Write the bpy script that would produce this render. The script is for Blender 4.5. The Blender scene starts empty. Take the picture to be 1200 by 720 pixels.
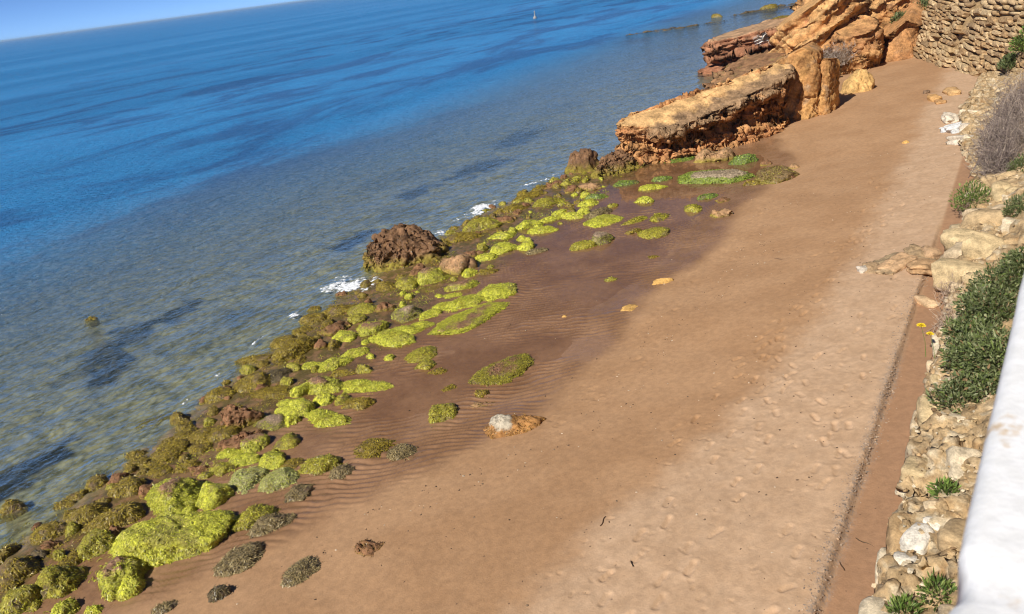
import bpy, bmesh, math, random
import numpy as np
from mathutils import Matrix, Vector

# ================================================================ camera, sky, sun, exposure
SC = bpy.context.scene
COL = SC.collection
EYE = 7.0
YAW = math.atan2(.823, .567)            # the beach runs along world X, the sea lies towards +Y
PITCH, ROLL = math.radians(23.2), math.radians(7.6)
def view_axes():
    ct, st = math.cos(YAW), math.sin(YAW)
    r0 = Vector((ct, -st, 0)); fh = Vector((st, ct, 0))
    fwd = fh * math.cos(PITCH) - Vector((0, 0, 1)) * math.sin(PITCH)
    up0 = r0.cross(fwd)
    right = r0 * math.cos(ROLL) - up0 * math.sin(ROLL)
    up = r0 * math.sin(ROLL) + up0 * math.cos(ROLL)
    return right, up, -fwd
cam = bpy.data.cameras.new('camera'); cam_o = bpy.data.objects.new('camera', cam); COL.objects.link(cam_o)
rx, ux, bx_ = view_axes()
cam_o.matrix_world = Matrix(((rx.x, ux.x, bx_.x, 0), (rx.y, ux.y, bx_.y, 0), (rx.z, ux.z, bx_.z, EYE), (0, 0, 0, 1)))
cam.sensor_fit = 'HORIZONTAL'; cam.sensor_width = 36; cam.lens = 906 / 1200 * 36
cam.clip_start = 0.05; cam.clip_end = 60000
cam.dof.use_dof = True; cam.dof.focus_distance = 16; cam.dof.aperture_fstop = 6.0
SC.camera = cam_o

SUN_DIR = Vector((-.983, .185, 0)).normalized()          # horizontal direction towards the sun
SUN_EL = math.radians(41)
sun_vec = SUN_DIR * math.cos(SUN_EL) + Vector((0, 0, math.sin(SUN_EL)))
world = bpy.data.worlds.new('World'); SC.world = world; world.use_nodes = True
wn = world.node_tree.nodes; wn.clear()
sky = wn.new('ShaderNodeTexSky'); sky.sky_type = 'NISHITA'; sky.sun_disc = False
sky.sun_elevation = SUN_EL
sky.sun_rotation = math.atan2(sun_vec.x, sun_vec.y)
sky.air_density = 0.23; sky.dust_density = 0.0; sky.ozone_density = 8.0; sky.altitude = 0
bgn = wn.new('ShaderNodeBackground'); bgn.inputs[1].default_value = 0.115
wo = wn.new('ShaderNodeOutputWorld')
world.node_tree.links.new(sky.outputs[0], bgn.inputs[0]); world.node_tree.links.new(bgn.outputs[0], wo.inputs[0])
sl = bpy.data.lights.new('sun', 'SUN'); sl.energy = 5.0; sl.angle = math.radians(0.53); sl.color = (1.0, .945, .86)
sun_o = bpy.data.objects.new('sun', sl); COL.objects.link(sun_o)
sun_o.rotation_euler = sun_vec.to_track_quat('Z', 'Y').to_euler(); sun_o.location = sun_vec * 60
vs = SC.view_settings; vs.view_transform = 'Standard'; vs.look = 'None'; vs.exposure = 0.25; vs.gamma = 1.0; vs.use_curve_mapping = False
SC.cycles.max_bounces = 6; SC.cycles.transparent_max_bounces = 12; SC.cycles.caustics_refractive = False; SC.cycles.caustics_reflective = False
SC.cycles.use_denoising = True; SC.cycles.filter_width = 1.1

rng = np.random.default_rng(7)
random.seed(7)
# ---------------------------------------------------------------- ground height (world X runs along the beach, Y towards the sea)
SHORE_S = [-30, 2.9, 3.3, 5.26, 8.74, 13.74, 18.8, 23.3, 26.3, 33, 49, 78, 120]
SHORE_N = [11.0, 11.75, 12.0, 12.31, 13.15, 14.1, 14.3, 13.75, 13.3, 13.2, 14.6, 16.5, 18]
WET_S = [-30, 3.4, 5.5, 7, 9.6, 12, 13.5, 17, 21, 26, 30, 36, 120]
WET_N = [9.4, 8.8, 8.0, 7.35, 6.25, 5.95, 6.3, 5.9, 6.2, 5.8, 7.4, 9.5, 10]
def shore_n(s): return np.interp(s, SHORE_S, SHORE_N)
def wet_n(s): return np.interp(s, WET_S, WET_N)
def sstep(a, b, x):
    t = np.clip((x - a) / (b - a), 0, 1); return t * t * (3 - 2 * t)
def base_ground(s, n):
    s = np.asarray(s, float); n = np.asarray(n, float)
    n0, w = shore_n(s), wet_n(s)
    z_land = 0.13 + 0.89 * np.clip((w - n) / (w - 0.5), -1, 1.6)
    f = np.clip((n - w) / np.maximum(n0 - w, 0.5), 0, 1)
    z_wet = 0.13 - 0.085 * sstep(0, 0.16, f) - 0.045 * sstep(0.75, 1.0, f)
    d = n - n0
    z_sea = np.interp(d, [0, 1, 3, 8, 14, 25, 45, 90, 200], [0, -.10, -.28, -.62, -1.0, -1.9, -3.3, -6, -9])
    z = np.where(n <= w, z_land, np.where(n <= n0, z_wet, z_sea))
    ch = sstep(1.14, 1.04, n) * sstep(-4, 0, s) * sstep(19, 17, s)      # runoff channel at the foot of the bank
    return z - 0.10 * ch
# ================================================================ noise
_P = np.random.default_rng(11).permutation(256); _P = np.concatenate([_P, _P, _P])
_G = np.random.default_rng(12).normal(size=(256, 3)); _G /= np.linalg.norm(_G, axis=1)[:, None]
def perlin(p):
    p = np.asarray(p, float); i = np.floor(p).astype(int); f = p - i; i &= 255
    u = f * f * f * (f * (f * 6 - 15) + 10); r = 0
    for dx in (0, 1):
        wx = u[:, 0] if dx else 1 - u[:, 0]
        for dy in (0, 1):
            wy = u[:, 1] if dy else 1 - u[:, 1]
            for dz in (0, 1):
                wz = u[:, 2] if dz else 1 - u[:, 2]
                h = _P[_P[_P[(i[:, 0] + dx) & 255] + ((i[:, 1] + dy) & 255)] + ((i[:, 2] + dz) & 255)]
                g = _G[h]
                r = r + wx * wy * wz * (g[:, 0] * (f[:, 0] - dx) + g[:, 1] * (f[:, 1] - dy) + g[:, 2] * (f[:, 2] - dz))
    return r * 1.6
def fbm(p, o=4, gain=.5, ridged=False):
    p = np.asarray(p, float); a, s, t = 1., 0., 0.
    for k in range(o):
        v = perlin(p * 2 ** k + 17.3 * k)
        if ridged: v = 1 - 2 * np.abs(v)
        s = s + a * v; t += a; a *= gain
    return s / t
def noise2(x, y, sc=1., o=3, seed=0.):
    x = np.asarray(x, float); y = np.asarray(y, float)
    sh = x.shape; p = np.stack([x.ravel() * sc, y.ravel() * sc, np.full(x.size, seed * 3.71 + .5)], 1)
    return fbm(p, o).reshape(sh)

# ================================================================ mesh helpers
def mesh_data(name, V, F, col=None, attrs=None, smooth=True):
    V = np.asarray(V, np.float32); F = np.asarray(F, np.int32); k = F.shape[1]
    m = bpy.data.meshes.new(name)
    m.vertices.add(len(V)); m.vertices.foreach_set('co', V.ravel())
    m.loops.add(F.size); m.loops.foreach_set('vertex_index', F.ravel())
    m.polygons.add(len(F)); m.polygons.foreach_set('loop_start', np.arange(0, F.size, k, dtype=np.int32))
    m.polygons.foreach_set('use_smooth', np.full(len(F), smooth, bool))
    m.update(calc_edges=True); m.validate()
    if col is not None:
        c = np.ones((len(V), 4), np.float32); c[:, :3] = col
        a = m.color_attributes.new('col', 'FLOAT_COLOR', 'POINT'); a.data.foreach_set('color', c.ravel())
    for n_, v in (attrs or {}).items():
        a = m.attributes.new(n_, 'FLOAT', 'POINT'); a.data.foreach_set('value', np.asarray(v, np.float32).ravel())
    return m
def link(name, mesh, mat, parent=None, loc=(0, 0, 0), rotz=0.0):
    o = bpy.data.objects.new(name, mesh); COL.objects.link(o)
    if mat is not None and not mesh.materials: mesh.materials.append(mat)
    o.location = loc; o.rotation_euler = (0, 0, rotz)
    if parent is not None: o.parent = parent
    return o
def tag(o, label=None, cat=None, group=None, kind=None):
    if label: o['label'] = label
    if cat: o['category'] = cat
    if group: o['group'] = group
    if kind: o['kind'] = kind
    return o
def empty(name, loc=(0, 0, 0)):
    o = bpy.data.objects.new(name, None); COL.objects.link(o); o.location = loc; o.empty_display_size = .1; return o
_ICO = {}
def ico(level):
    if level not in _ICO:
        bm = bmesh.new(); bmesh.ops.create_icosphere(bm, subdivisions=level, radius=1)
        V = np.array([v.co[:] for v in bm.verts]); F = np.array([[v.index for v in f.verts] for f in bm.faces]); bm.free()
        _ICO[level] = (V / np.linalg.norm(V, axis=1)[:, None], F)
    return _ICO[level]
def normals(V, F):
    n = np.zeros_like(V); a, b, c = V[F[:, 0]], V[F[:, 1]], V[F[:, -1]]
    fn = np.cross(b - a, c - a)
    for k in range(F.shape[1]): np.add.at(n, F[:, k], fn)
    return n / np.maximum(np.linalg.norm(n, axis=1), 1e-9)[:, None]
def grid_faces(nu, nv, wrap=False):
    i, j = np.meshgrid(np.arange(nu - 1), np.arange(nv if wrap else nv - 1), indexing='ij')
    j2 = (j + 1) % nv
    return np.stack([i * nv + j, (i + 1) * nv + j, (i + 1) * nv + j2, i * nv + j2], -1).reshape(-1, 4)
def tri(F): return np.concatenate([F[:, [0, 1, 2]], F[:, [0, 2, 3]]]) if F.shape[1] == 4 else F

# ================================================================ materials
def new_mat(name):
    m = bpy.data.materials.new(name); m.use_nodes = True; nt = m.node_tree; nt.nodes.clear()
    out = nt.nodes.new('ShaderNodeOutputMaterial'); return m, nt, out
class N:
    def __init__(s, nt): s.nt = nt
    def node(s, t, **kw):
        n = s.nt.nodes.new(t)
        for k, v in kw.items(): setattr(n, k, v)
        return n
    def l(s, a, b): s.nt.links.new(a, b)
    def put(s, v, sock):
        if isinstance(v, (int, float)): sock.default_value = v
        elif isinstance(v, (tuple, list)): sock.default_value = (*v, 1) if len(v) == 3 and len(sock.default_value) == 4 else v
        else: s.l(v, sock)
    def math(s, op, a, b=0.0, clamp=False):
        n = s.node('ShaderNodeMath', operation=op, use_clamp=clamp); s.put(a, n.inputs[0]); s.put(b, n.inputs[1]); return n.outputs[0]
    def mix(s, f, a, b, mode='MIX'):
        n = s.node('ShaderNodeMix', data_type='RGBA', blend_type=mode); s.put(f, n.inputs[0]); s.put(a, n.inputs[6]); s.put(b, n.inputs[7]); return n.outputs[2]
    def attr(s, name): return s.node('ShaderNodeAttribute', attribute_name=name)
    def pos(s, scale=(1, 1, 1), rot=0.0):
        g = s.node('ShaderNodeNewGeometry'); m = s.node('ShaderNodeMapping'); s.l(g.outputs['Position'], m.inputs[0])
        m.inputs[3].default_value = scale; m.inputs[2].default_value = (0, 0, rot); return m.outputs[0]
    def noise(s, vec, scale, detail=4, rough=.55, dist=0.0):
        n = s.node('ShaderNodeTexNoise'); s.l(vec, n.inputs['Vector']); n.inputs['Scale'].default_value = scale
        n.inputs['Detail'].default_value = detail; n.inputs['Roughness'].default_value = rough; n.inputs['Distortion'].default_value = dist; return n.outputs[0]
    def ramp(s, v, a, b, lo=0.0, hi=1.0):
        n = s.node('ShaderNodeMapRange', interpolation_type='SMOOTHSTEP'); s.put(v, n.inputs[0])
        n.inputs[1].default_value = a; n.inputs[2].default_value = b; n.inputs[3].default_value = lo; n.inputs[4].default_value = hi; return n.outputs[0]
    def bump(s, h, strength, dist, prev=None):
        n = s.node('ShaderNodeBump'); s.put(strength, n.inputs['Strength']); n.inputs['Distance'].default_value = dist; s.l(h, n.inputs['Height'])
        if prev is not None: s.l(prev, n.inputs['Normal'])
        return n.outputs[0]
    def pbr(s, col, rough, normal=None, spec=.5):
        p = s.node('ShaderNodeBsdfPrincipled'); s.put(col, p.inputs['Base Color']); s.put(rough, p.inputs['Roughness'])
        p.inputs['Specular IOR Level'].default_value = spec
        if normal is not None: s.l(normal, p.inputs['Normal'])
        return p
def mat_vcol(name, rough=.85, var=.35, vscale=9., bump=.6, bscale=22., bdist=.02, spec=.3):
    m, nt, out = new_mat(name); q = N(nt)
    c = q.attr('col').outputs['Color']; p = q.pos()
    v = q.noise(p, vscale, 6, .65); v2 = q.noise(p, vscale * 6, 3, .6)
    f = q.math('ADD', q.ramp(v, .3, .7, 1 - var, 1 + var), q.ramp(v2, .3, .7, -var * .5, var * .5))
    cc = q.node('ShaderNodeVectorMath', operation='SCALE'); q.l(c, cc.inputs[0]); q.l(f, cc.inputs[3])
    b = q.bump(q.noise(p, bscale, 6, .7), bump, bdist)
    s = q.pbr(cc.outputs[0], rough, b, spec); q.l(s.outputs[0], out.inputs[0]); return m
def mat_leaf(name, rough=.5, trans=.25, spec=.4):
    m, nt, out = new_mat(name); q = N(nt); c = q.attr('col').outputs['Color']
    s = q.pbr(c, rough, None, spec); t = q.node('ShaderNodeBsdfTranslucent'); q.l(c, t.inputs[0])
    mx = q.node('ShaderNodeMixShader'); mx.inputs[0].default_value = trans; q.l(s.outputs[0], mx.inputs[1]); q.l(t.outputs[0], mx.inputs[2]); q.l(mx.outputs[0], out.inputs[0]); return m
M_ROCK = mat_vcol('weathered_rock')
M_CLIFF = mat_vcol('sandstone', .9, .4, 2.2, .9, 6., .08, .2)
M_STONE = mat_vcol('masonry_stone', .9, .3, 7., .7, 16., .03, .2)
M_WEEDROCK = mat_vcol('weedy_rock', .45, .45, 14., 1.0, 30., .035, .5)
M_WEED = mat_leaf('seaweed', .42, .10, .5)
M_LEAF = mat_leaf('leaf', .5, .25, .35)
M_TWIG = mat_leaf('dry_twig', .8, .05, .15)
def mat_plain(name, col, rough=.6, spec=.4):
    m, nt, out = new_mat(name); q = N(nt); v = q.noise(q.pos(), 20, 4)
    c = q.mix(q.ramp(v, .3, .7), tuple(x * .75 for x in col), col); s = q.pbr(c, rough, None, spec); q.l(s.outputs[0], out.inputs[0]); return m
_WJ = np.random.default_rng(21).random((256, 3)); _WD = np.random.default_rng(22).normal(size=(256, 3)); _WV = np.random.default_rng(23).random(256)
def worley(p):
    """nearest-cell noise: F2-F1, a value per cell and a tilted facet per cell (fractured blocks)"""
    p = np.asarray(p, float); i = np.floor(p).astype(int); d1 = np.full(len(p), 9.); d2 = d1.copy(); val = np.zeros(len(p)); fac = np.zeros(len(p))
    for dx in (-1, 0, 1):
        for dy in (-1, 0, 1):
            for dz in (-1, 0, 1):
                c = i + (dx, dy, dz); h = _P[_P[_P[c[:, 0] & 255] + (c[:, 1] & 255)] + (c[:, 2] & 255)]
                q = p - (c + _WJ[h]); d = np.sqrt((q * q).sum(1)); near = d < d1
                d2 = np.where(near, d1, np.minimum(d2, d)); d1 = np.where(near, d, d1); val = np.where(near, _WV[h], val); fac = np.where(near, (q * _WD[h]).sum(1), fac)
    return d2 - d1, val, fac
def fracture(V, nrm, size, amp, seed=0., stretch=(1, 1, 1)):
    P = V / size * np.array(stretch); P = P + .25 * np.stack([fbm(P * 1.2 + 9 * k + seed, 2) for k in range(3)], 1) + seed
    e, v, f = worley(P); return V + nrm * (amp * ((v - .5) + .55 * np.clip(f, -.8, .8)) - amp * .55 * np.exp(-e / .05))[:, None]
# ================================================================ beach and seabed: one sheet
def dry_n(s): return np.interp(s, [-30, 5, 6.9, 8.5, 10.6, 15, 23, 31, 120], [4.2, 4.1, 3.9, 3.4, 3.0, 2.6, 2.6, 2.7, 3])
def axis(pieces):
    out = [pieces[0][0]]
    for a, b, d0, d1 in pieces:
        x = a
        while x < b - 1e-6:
            t = (x - a) / (b - a); x = min(b, x + d0 + (d1 - d0) * t); out.append(x)
    return np.array(out)
gs = axis([(-30, 2.5, 3, .15), (2.5, 4.5, .06, .03), (4.5, 9, .020, .022), (9, 12, .025, .03), (12, 20, .036, .065), (20, 50, .07, .16), (50, 140, .5, 6)])
gn = axis([(-3, .4, .5, .1), (.4, 4.4, .021, .022), (4.4, 5, .03, .03), (5, 10, .038, .05), (10, 15, .065, .09), (15, 40, .15, 1.2), (40, 220, 2, 16)])
S, NN = np.meshgrid(gs, gn, indexing='ij')
Z = base_ground(S, NN)
W0, N0, D0 = wet_n(S), shore_n(S), dry_n(S)
land = sstep(.3, -.3, NN - N0)
fwet = np.clip((NN - W0) / np.maximum(N0 - W0, .5), -1, 2)
n_lo = noise2(S, NN, .35, 3, 1); n_mid = noise2(S, NN, 1.3, 3, 2); n_hi = noise2(S, NN, 5.5, 3, 3)
wet_edge = NN - W0 + .55 * n_lo + .18 * n_mid
wet = sstep(-.25, .45, wet_edge)
Z += land * (.035 * n_lo + .012 * n_mid) * (1 - .45 * wet)
Z += land * .045 * sstep(.72, .85, fwet) * sstep(1.0, .9, fwet)                     # low sill that holds the pools
Z += land * .028 * sstep(9, 7, S) * wet * sstep(.9, .6, fwet) + .012 * wet * land * sstep(25, 30, S)
Z += np.where(NN > N0, 1, 0) * np.clip(NN - N0, 0, 3) * .05 * n_mid
# ripple marks on the floor of the pools
warp = 2.6 * noise2(S, NN, .55, 2, 5) + .8 * noise2(S, NN, 2.0, 2, 6)
ph = (NN * .55 + S * .85) / .125 * 2 * math.pi * .9 + warp * 5.5
rmask = wet * sstep(-.05, .35, noise2(S, NN, .5, 2, 8) + .22) * sstep(.78, .6, fwet) * sstep(26, 20, S)
rip = (np.sin(ph) + .3 * np.sin(2 * ph + .6))
Z += land * rmask * .0135 * rip
# dry trampled sand: small scuffs and footprints
dry_edge = D0 - NN + .5 * n_lo + .3 * n_mid + .12 * n_hi
dry = sstep(-.25, .45, dry_edge) * sstep(1.0, 1.1, NN)
Z += land * (dry * (.0045 * n_hi + .006 * n_mid) + (1 - dry) * (1 - wet) * .0025 * n_hi)
def stamp(cx, cy, a, L, Wd, dep):
    i0, i1 = np.searchsorted(gs, [cx - L, cx + L]); j0, j1 = np.searchsorted(gn, [cy - L, cy + L])
    if i1 - i0 < 2 or j1 - j0 < 2: return
    dx = S[i0:i1, j0:j1] - cx; dy = NN[i0:i1, j0:j1] - cy
    u = dx * math.cos(a) + dy * math.sin(a); v = -dx * math.sin(a) + dy * math.cos(a)
    v = v * (1 + .35 * np.cos(u / L * 5.5))
    q = np.sqrt((u / (L * .5)) ** 2 + (v / (Wd * .5)) ** 2)
    Z[i0:i1, j0:j1] += -dep * sstep(1.02, .78, q) + dep * .30 * np.exp(-((q - 1.22) / .16) ** 2)
for tr in range(20):                                                                # walkers' tracks
    x, y = rng.uniform(3, 22), rng.uniform(1.3, 4.0); a = rng.normal(.0, .35) + (math.pi if rng.random() < .5 else 0)
    side = 1
    for k in range(rng.integers(8, 26)):
        a += rng.normal(0, .06); x += .34 * math.cos(a) * rng.uniform(.85, 1.2); y += .34 * math.sin(a); side = -side
        if not 1.25 < y < np.interp(x, [4, 8, 12, 25], [4.6, 4.0, 3.4, 3.2]): continue
        if rng.random() < .8: stamp(x - side * .09 * math.sin(a), y + side * .09 * math.cos(a), a + rng.normal(0, .15), rng.uniform(.2, .27), rng.uniform(.08, .11), rng.uniform(.012, .026))
for k in range(260):
    x = rng.uniform(3.5, 16); y = rng.uniform(1.2, np.interp(x, [4, 8, 12, 25], [4.3, 3.7, 3.1, 2.9]))
    stamp(x, y, rng.uniform(0, 3.1), rng.uniform(.06, .13), rng.uniform(.05, .08), rng.uniform(.003, .011))
for k in range(60):                                                                 # a few prints over the damp sand
    t = rng.uniform(0, 1); x = 9 + 12 * t + rng.normal(0, .1); y = wet_n(x) - rng.uniform(.2, .9)
    stamp(x, y, rng.normal(.1, .4), .24, .1, .011)
gravel = sstep(.13, .02, np.abs(NN - 1.10 + .04 * n_mid)) * sstep(13.5, 11, S) * land * np.clip(.75 + 1.2 * n_hi, 0, 1)
Z += gravel * .02 * np.clip(noise2(S, NN, 16, 2, 9), -.2, 1)
belt = sstep(.52, .78, fwet + .12 * n_mid) * sstep(1.6, .2, NN - N0) * sstep(34, 28, S)
Z += belt * .03 * n_hi
GROUND_Z = Z
def ground(s, n):
    i = int(np.clip(np.searchsorted(gs, s), 1, len(gs) - 1)); j = int(np.clip(np.searchsorted(gn, n), 1, len(gn) - 1))
    return float(Z[i, j])
V = np.stack([S, NN, Z], -1).reshape(-1, 3)
damp = sstep(1.1, 1.0, NN) * land
m, nt, out = new_mat('sand'); q = N(nt); p = q.pos()
a_wet, a_dry, a_belt, a_sea, a_gr, a_damp = [q.attr(k).outputs['Fac'] for k in ('wet', 'dry', 'belt', 'sea', 'gravel', 'damp')]
n1 = q.noise(p, .8, 5); n2 = q.noise(p, 9, 5, .65); n3 = q.noise(p, 160, 2, .6); n4 = q.noise(p, 3.0, 5, .6)
c_damp = q.mix(q.ramp(n1, .35, .65), (.405, .234, .118), (.46, .275, .145))
c_dry = q.mix(q.ramp(n4, .3, .7), (.50, .33, .20), (.57, .388, .245))
c = q.mix(a_dry, c_damp, c_dry)
c = q.mix(q.math('MULTIPLY', a_damp, .8), c, (.36, .205, .115))
c_wet = q.mix(q.ramp(n1, .4, .6), (.245, .135, .070), (.31, .178, .098))
c = q.mix(a_wet, c, c_wet)
c = q.mix(q.math('MULTIPLY', a_gr, q.ramp(q.noise(p, 38, 3, .7), .4, .6)), c, (.30, .245, .205))
c = q.mix(q.math('MULTIPLY', q.math('MULTIPLY', a_belt, .9), q.ramp(q.noise(p, 5, 5, .65), .32, .58)), c, (.105, .085, .024))
bedc = q.mix(q.ramp(q.noise(p, 2.2, 6, .7), .42, .62), (.40, .34, .19), (.15, .14, .07))
vb = q.node('ShaderNodeTexVoronoi'); q.l(p, vb.inputs['Vector']); vb.inputs['Scale'].default_value = 6.5; sepc = q.node('ShaderNodeSeparateColor'); q.l(vb.outputs['Color'], sepc.inputs[0])
bedc = q.mix(q.ramp(sepc.outputs[0], .25, .8, 0, .5), bedc, (.46, .41, .25)); bedc = q.mix(q.ramp(vb.outputs['Distance'], .35, .7, 0, .4), bedc, (.06, .055, .03))
bedc = q.mix(q.ramp(q.noise(p, .28, 4, .6), .52, .7, 0, .6), bedc, (.05, .052, .034))
bedc = q.mix(q.math('MULTIPLY', q.attr('weedbed').outputs['Fac'], .97), bedc, (.006, .008, .008))
c = q.mix(a_sea, c, bedc)
c = q.mix(q.ramp(n2, .25, .75), c, q.mix(.22, c, (0, 0, 0)))
c = q.mix(q.ramp(n3, .3, .75), c, q.mix(.2, c, (1, .85, .7), 'MULTIPLY'))
spk = q.node('ShaderNodeTexVoronoi'); q.l(p, spk.inputs['Vector']); spk.inputs['Scale'].default_value = 7.0
dots = q.math('MULTIPLY', q.math('LESS_THAN', spk.outputs['Distance'], .09), q.ramp(n4, .55, .6))
c = q.mix(q.math('MULTIPLY', dots, .65), c, (.10, .06, .04))
rough = q.mix(a_wet, (.9, .9, .9), q.mix(q.ramp(n4, .4, .6), (.16, .16, .16), (.42, .42, .42)))
b = q.bump(n3, q.mix(a_wet, (.35, .35, .35), (.12, .12, .12)), .004); b = q.bump(n2, .5, .016, b); b = q.bump(q.noise(p, 45, 3, .6), q.mix(a_wet, (.45, .45, .45), (.1, .1, .1)), .008, b)
sh = q.pbr(c, rough, b, .35); q.l(sh.outputs[0], out.inputs[0])
sea_a = sstep(-.5, .4, NN - N0)
wb = np.zeros_like(Z)
for (x, y, a_, b_, r_) in ((9.3, 18.6, 1.9, .65, .42), (11.3, 18.9, 1.1, .4, .35), (4.7, 14.5, 1.3, .6, .2), (8.2, 17.3, .9, .4, .5), (26.8, 19.2, 1.8, 1.0, .1), (23.2, 19.8, 1.2, .7, .1), (17.4, 17.7, 1.3, .5, .25), (33, 21, 2.4, 1.0, .2)):
    u_ = (S - x) * math.cos(r_) + (NN - y) * math.sin(r_); v_ = -(S - x) * math.sin(r_) + (NN - y) * math.cos(r_)
    wb = np.maximum(wb, sstep(1.35, .85, np.sqrt((u_ / (a_ * .85)) ** 2 + (v_ / b_) ** 2) + .9 * n_mid + .5 * noise2(S, NN, 2.4, 2, 31)))
beach = link('sand_beach', mesh_data('sand_beach', V, grid_faces(len(gs), len(gn)),
    attrs=dict(wet=wet * (1 - damp), dry=dry, belt=belt, sea=sea_a, gravel=gravel, damp=damp, weedbed=wb)), m)
tag(beach, 'brown sandy beach with ripple marked wet strip and footprints', 'beach', kind='structure')

# ================================================================ sea
def water_mat(name, pool=False):
    m, nt, out = new_mat(name); q = N(nt)
    dep = q.attr('depth').outputs['Fac']
    if pool:
        b = q.bump(q.noise(q.pos((6, 3, 1), .3), 1.0, 3), .12, .01)
        body = q.node('ShaderNodeBsdfTransparent'); body.inputs[0].default_value = (.95, .92, .88, 1); base = body.outputs[0]
        rough = .03
    else:
        big = q.noise(q.pos((.004, .03, 1), .12), 1.0, 4, .55); patch = q.noise(q.pos((.05, .12, 1), -.05), 1.0, 6, .66, .6)
        w1 = q.noise(q.pos((.25, .55, 1), .10), 1.0, 4, .6); w2 = q.noise(q.pos((3.0, 3.0, 1), -.3), 1.0, 4, .62, .5); w3 = q.noise(q.pos((9, 8, 1), .5), 1.0, 4, .65, .6)
        calm = q.ramp(big, .42, .60)
        b = q.bump(w1, .6, .9)
        near = q.ramp(dep, .0, 1.3, .38, 1.0)
        b = q.bump(w2, q.math('MULTIPLY', near, q.ramp(calm, 0, 1, 1.0, .6)), .30, b)
        b = q.bump(w3, q.math('MULTIPLY', near, q.ramp(calm, 0, 1, 1.0, .6)), .085, b)
        deep = q.mix(q.ramp(big, .35, .65), (.014, .205, .49), (.026, .265, .58))
        deep = q.mix(q.math('MULTIPLY', q.ramp(patch, .46, .60), q.math('MULTIPLY', q.ramp(dep, .5, 1.2), q.ramp(dep, 8, 4))), deep, (.007, .085, .25))
        deep = q.mix(q.math('MULTIPLY', q.ramp(q.math('ADD', q.math('MULTIPLY', w1, .4), q.math('MULTIPLY', w2, .6)), .40, .60), .42), deep, (.010, .115, .31))  # lighter and darker wave faces painted into the deep colour from the wave noise
        shallow = q.mix(q.ramp(q.math('ADD', q.math('MULTIPLY', w2, .4), q.math('MULTIPLY', w3, .6)), .43, .58), (.085, .115, .085), (.33, .34, .21))  # bright ripple highlights and dark troughs painted into the shallow colour
        bc = q.mix(q.ramp(dep, .22, 1.6), shallow, deep)
        df = q.node('ShaderNodeBsdfDiffuse'); q.l(bc, df.inputs[0]); q.l(b, df.inputs['Normal'])
        tr = q.node('ShaderNodeBsdfTransparent'); tr.inputs[0].default_value = (.88, .95, .93, 1)
        mx = q.node('ShaderNodeMixShader'); q.l(q.ramp(dep, .0, 1.6, .06, 1.0), mx.inputs[0]); q.l(tr.outputs[0], mx.inputs[1]); q.l(df.outputs[0], mx.inputs[2])
        base = mx.outputs[0]; rough = .10
    gi = q.node('ShaderNodeNewGeometry'); dp = q.node('ShaderNodeVectorMath', operation='DOT_PRODUCT'); q.l(gi.outputs['Incoming'], dp.inputs[0]); q.l(b, dp.inputs[1])
    cs = q.math('ABSOLUTE', dp.outputs['Value']); sch = q.math('MULTIPLY_ADD', q.math('POWER', q.math('SUBTRACT', 1.0, cs, True), 5.0), .98); sch.node.inputs[2].default_value = .02
    gl = q.node('ShaderNodeBsdfGlossy'); gl.inputs['Roughness'].default_value = rough; q.l(b, gl.inputs['Normal'])
    m2 = q.node('ShaderNodeMixShader'); q.l(sch, m2.inputs[0]); q.l(base, m2.inputs[1]); q.l(gl.outputs[0], m2.inputs[2])
    q.l(m2.outputs[0], out.inputs[0]); return m
ws = np.unique(np.concatenate([-np.geomspace(30, 25000, 14), np.arange(-30, 60, .6), np.geomspace(60, 25000, 40)]))
wy = np.unique(np.concatenate([np.arange(10.5, 30, .4), np.geomspace(30, 25000, 60)]))
A, B = np.meshgrid(ws, wy, indexing='ij')
dep = -base_ground(np.clip(A, -30, 140), B); dep = np.where(B > 200, 12, dep)
Vw = np.stack([A, B, np.zeros_like(A)], -1).reshape(-1, 3)
sea = link('sea_water', mesh_data('sea_water', Vw, grid_faces(len(ws), len(wy)), attrs=dict(depth=dep)), water_mat('sea_water'))
tag(sea, 'rippled blue sea turning clear and grey green near shore', 'sea', kind='structure')
ps, pn = np.arange(6, 27.5, .2), np.arange(5.2, 13.5, .2)
A, B = np.meshgrid(ps, pn, indexing='ij')
Vp = np.stack([A, B, np.full_like(A, .051)], -1).reshape(-1, 3); Fp = grid_faces(len(ps), len(pn))
fw = ((B - wet_n(A)) / (shore_n(A) - wet_n(A))).ravel()
keep = ((fw[Fp] > -.12) & (fw[Fp] < .80)).all(1)
pool = link('tide_pool_water', mesh_data('tide_pool_water', Vp, Fp[keep]), water_mat('pool_water', True))
tag(pool, 'thin still sheet of pool water over rippled sand', 'pool', kind='structure')
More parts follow.
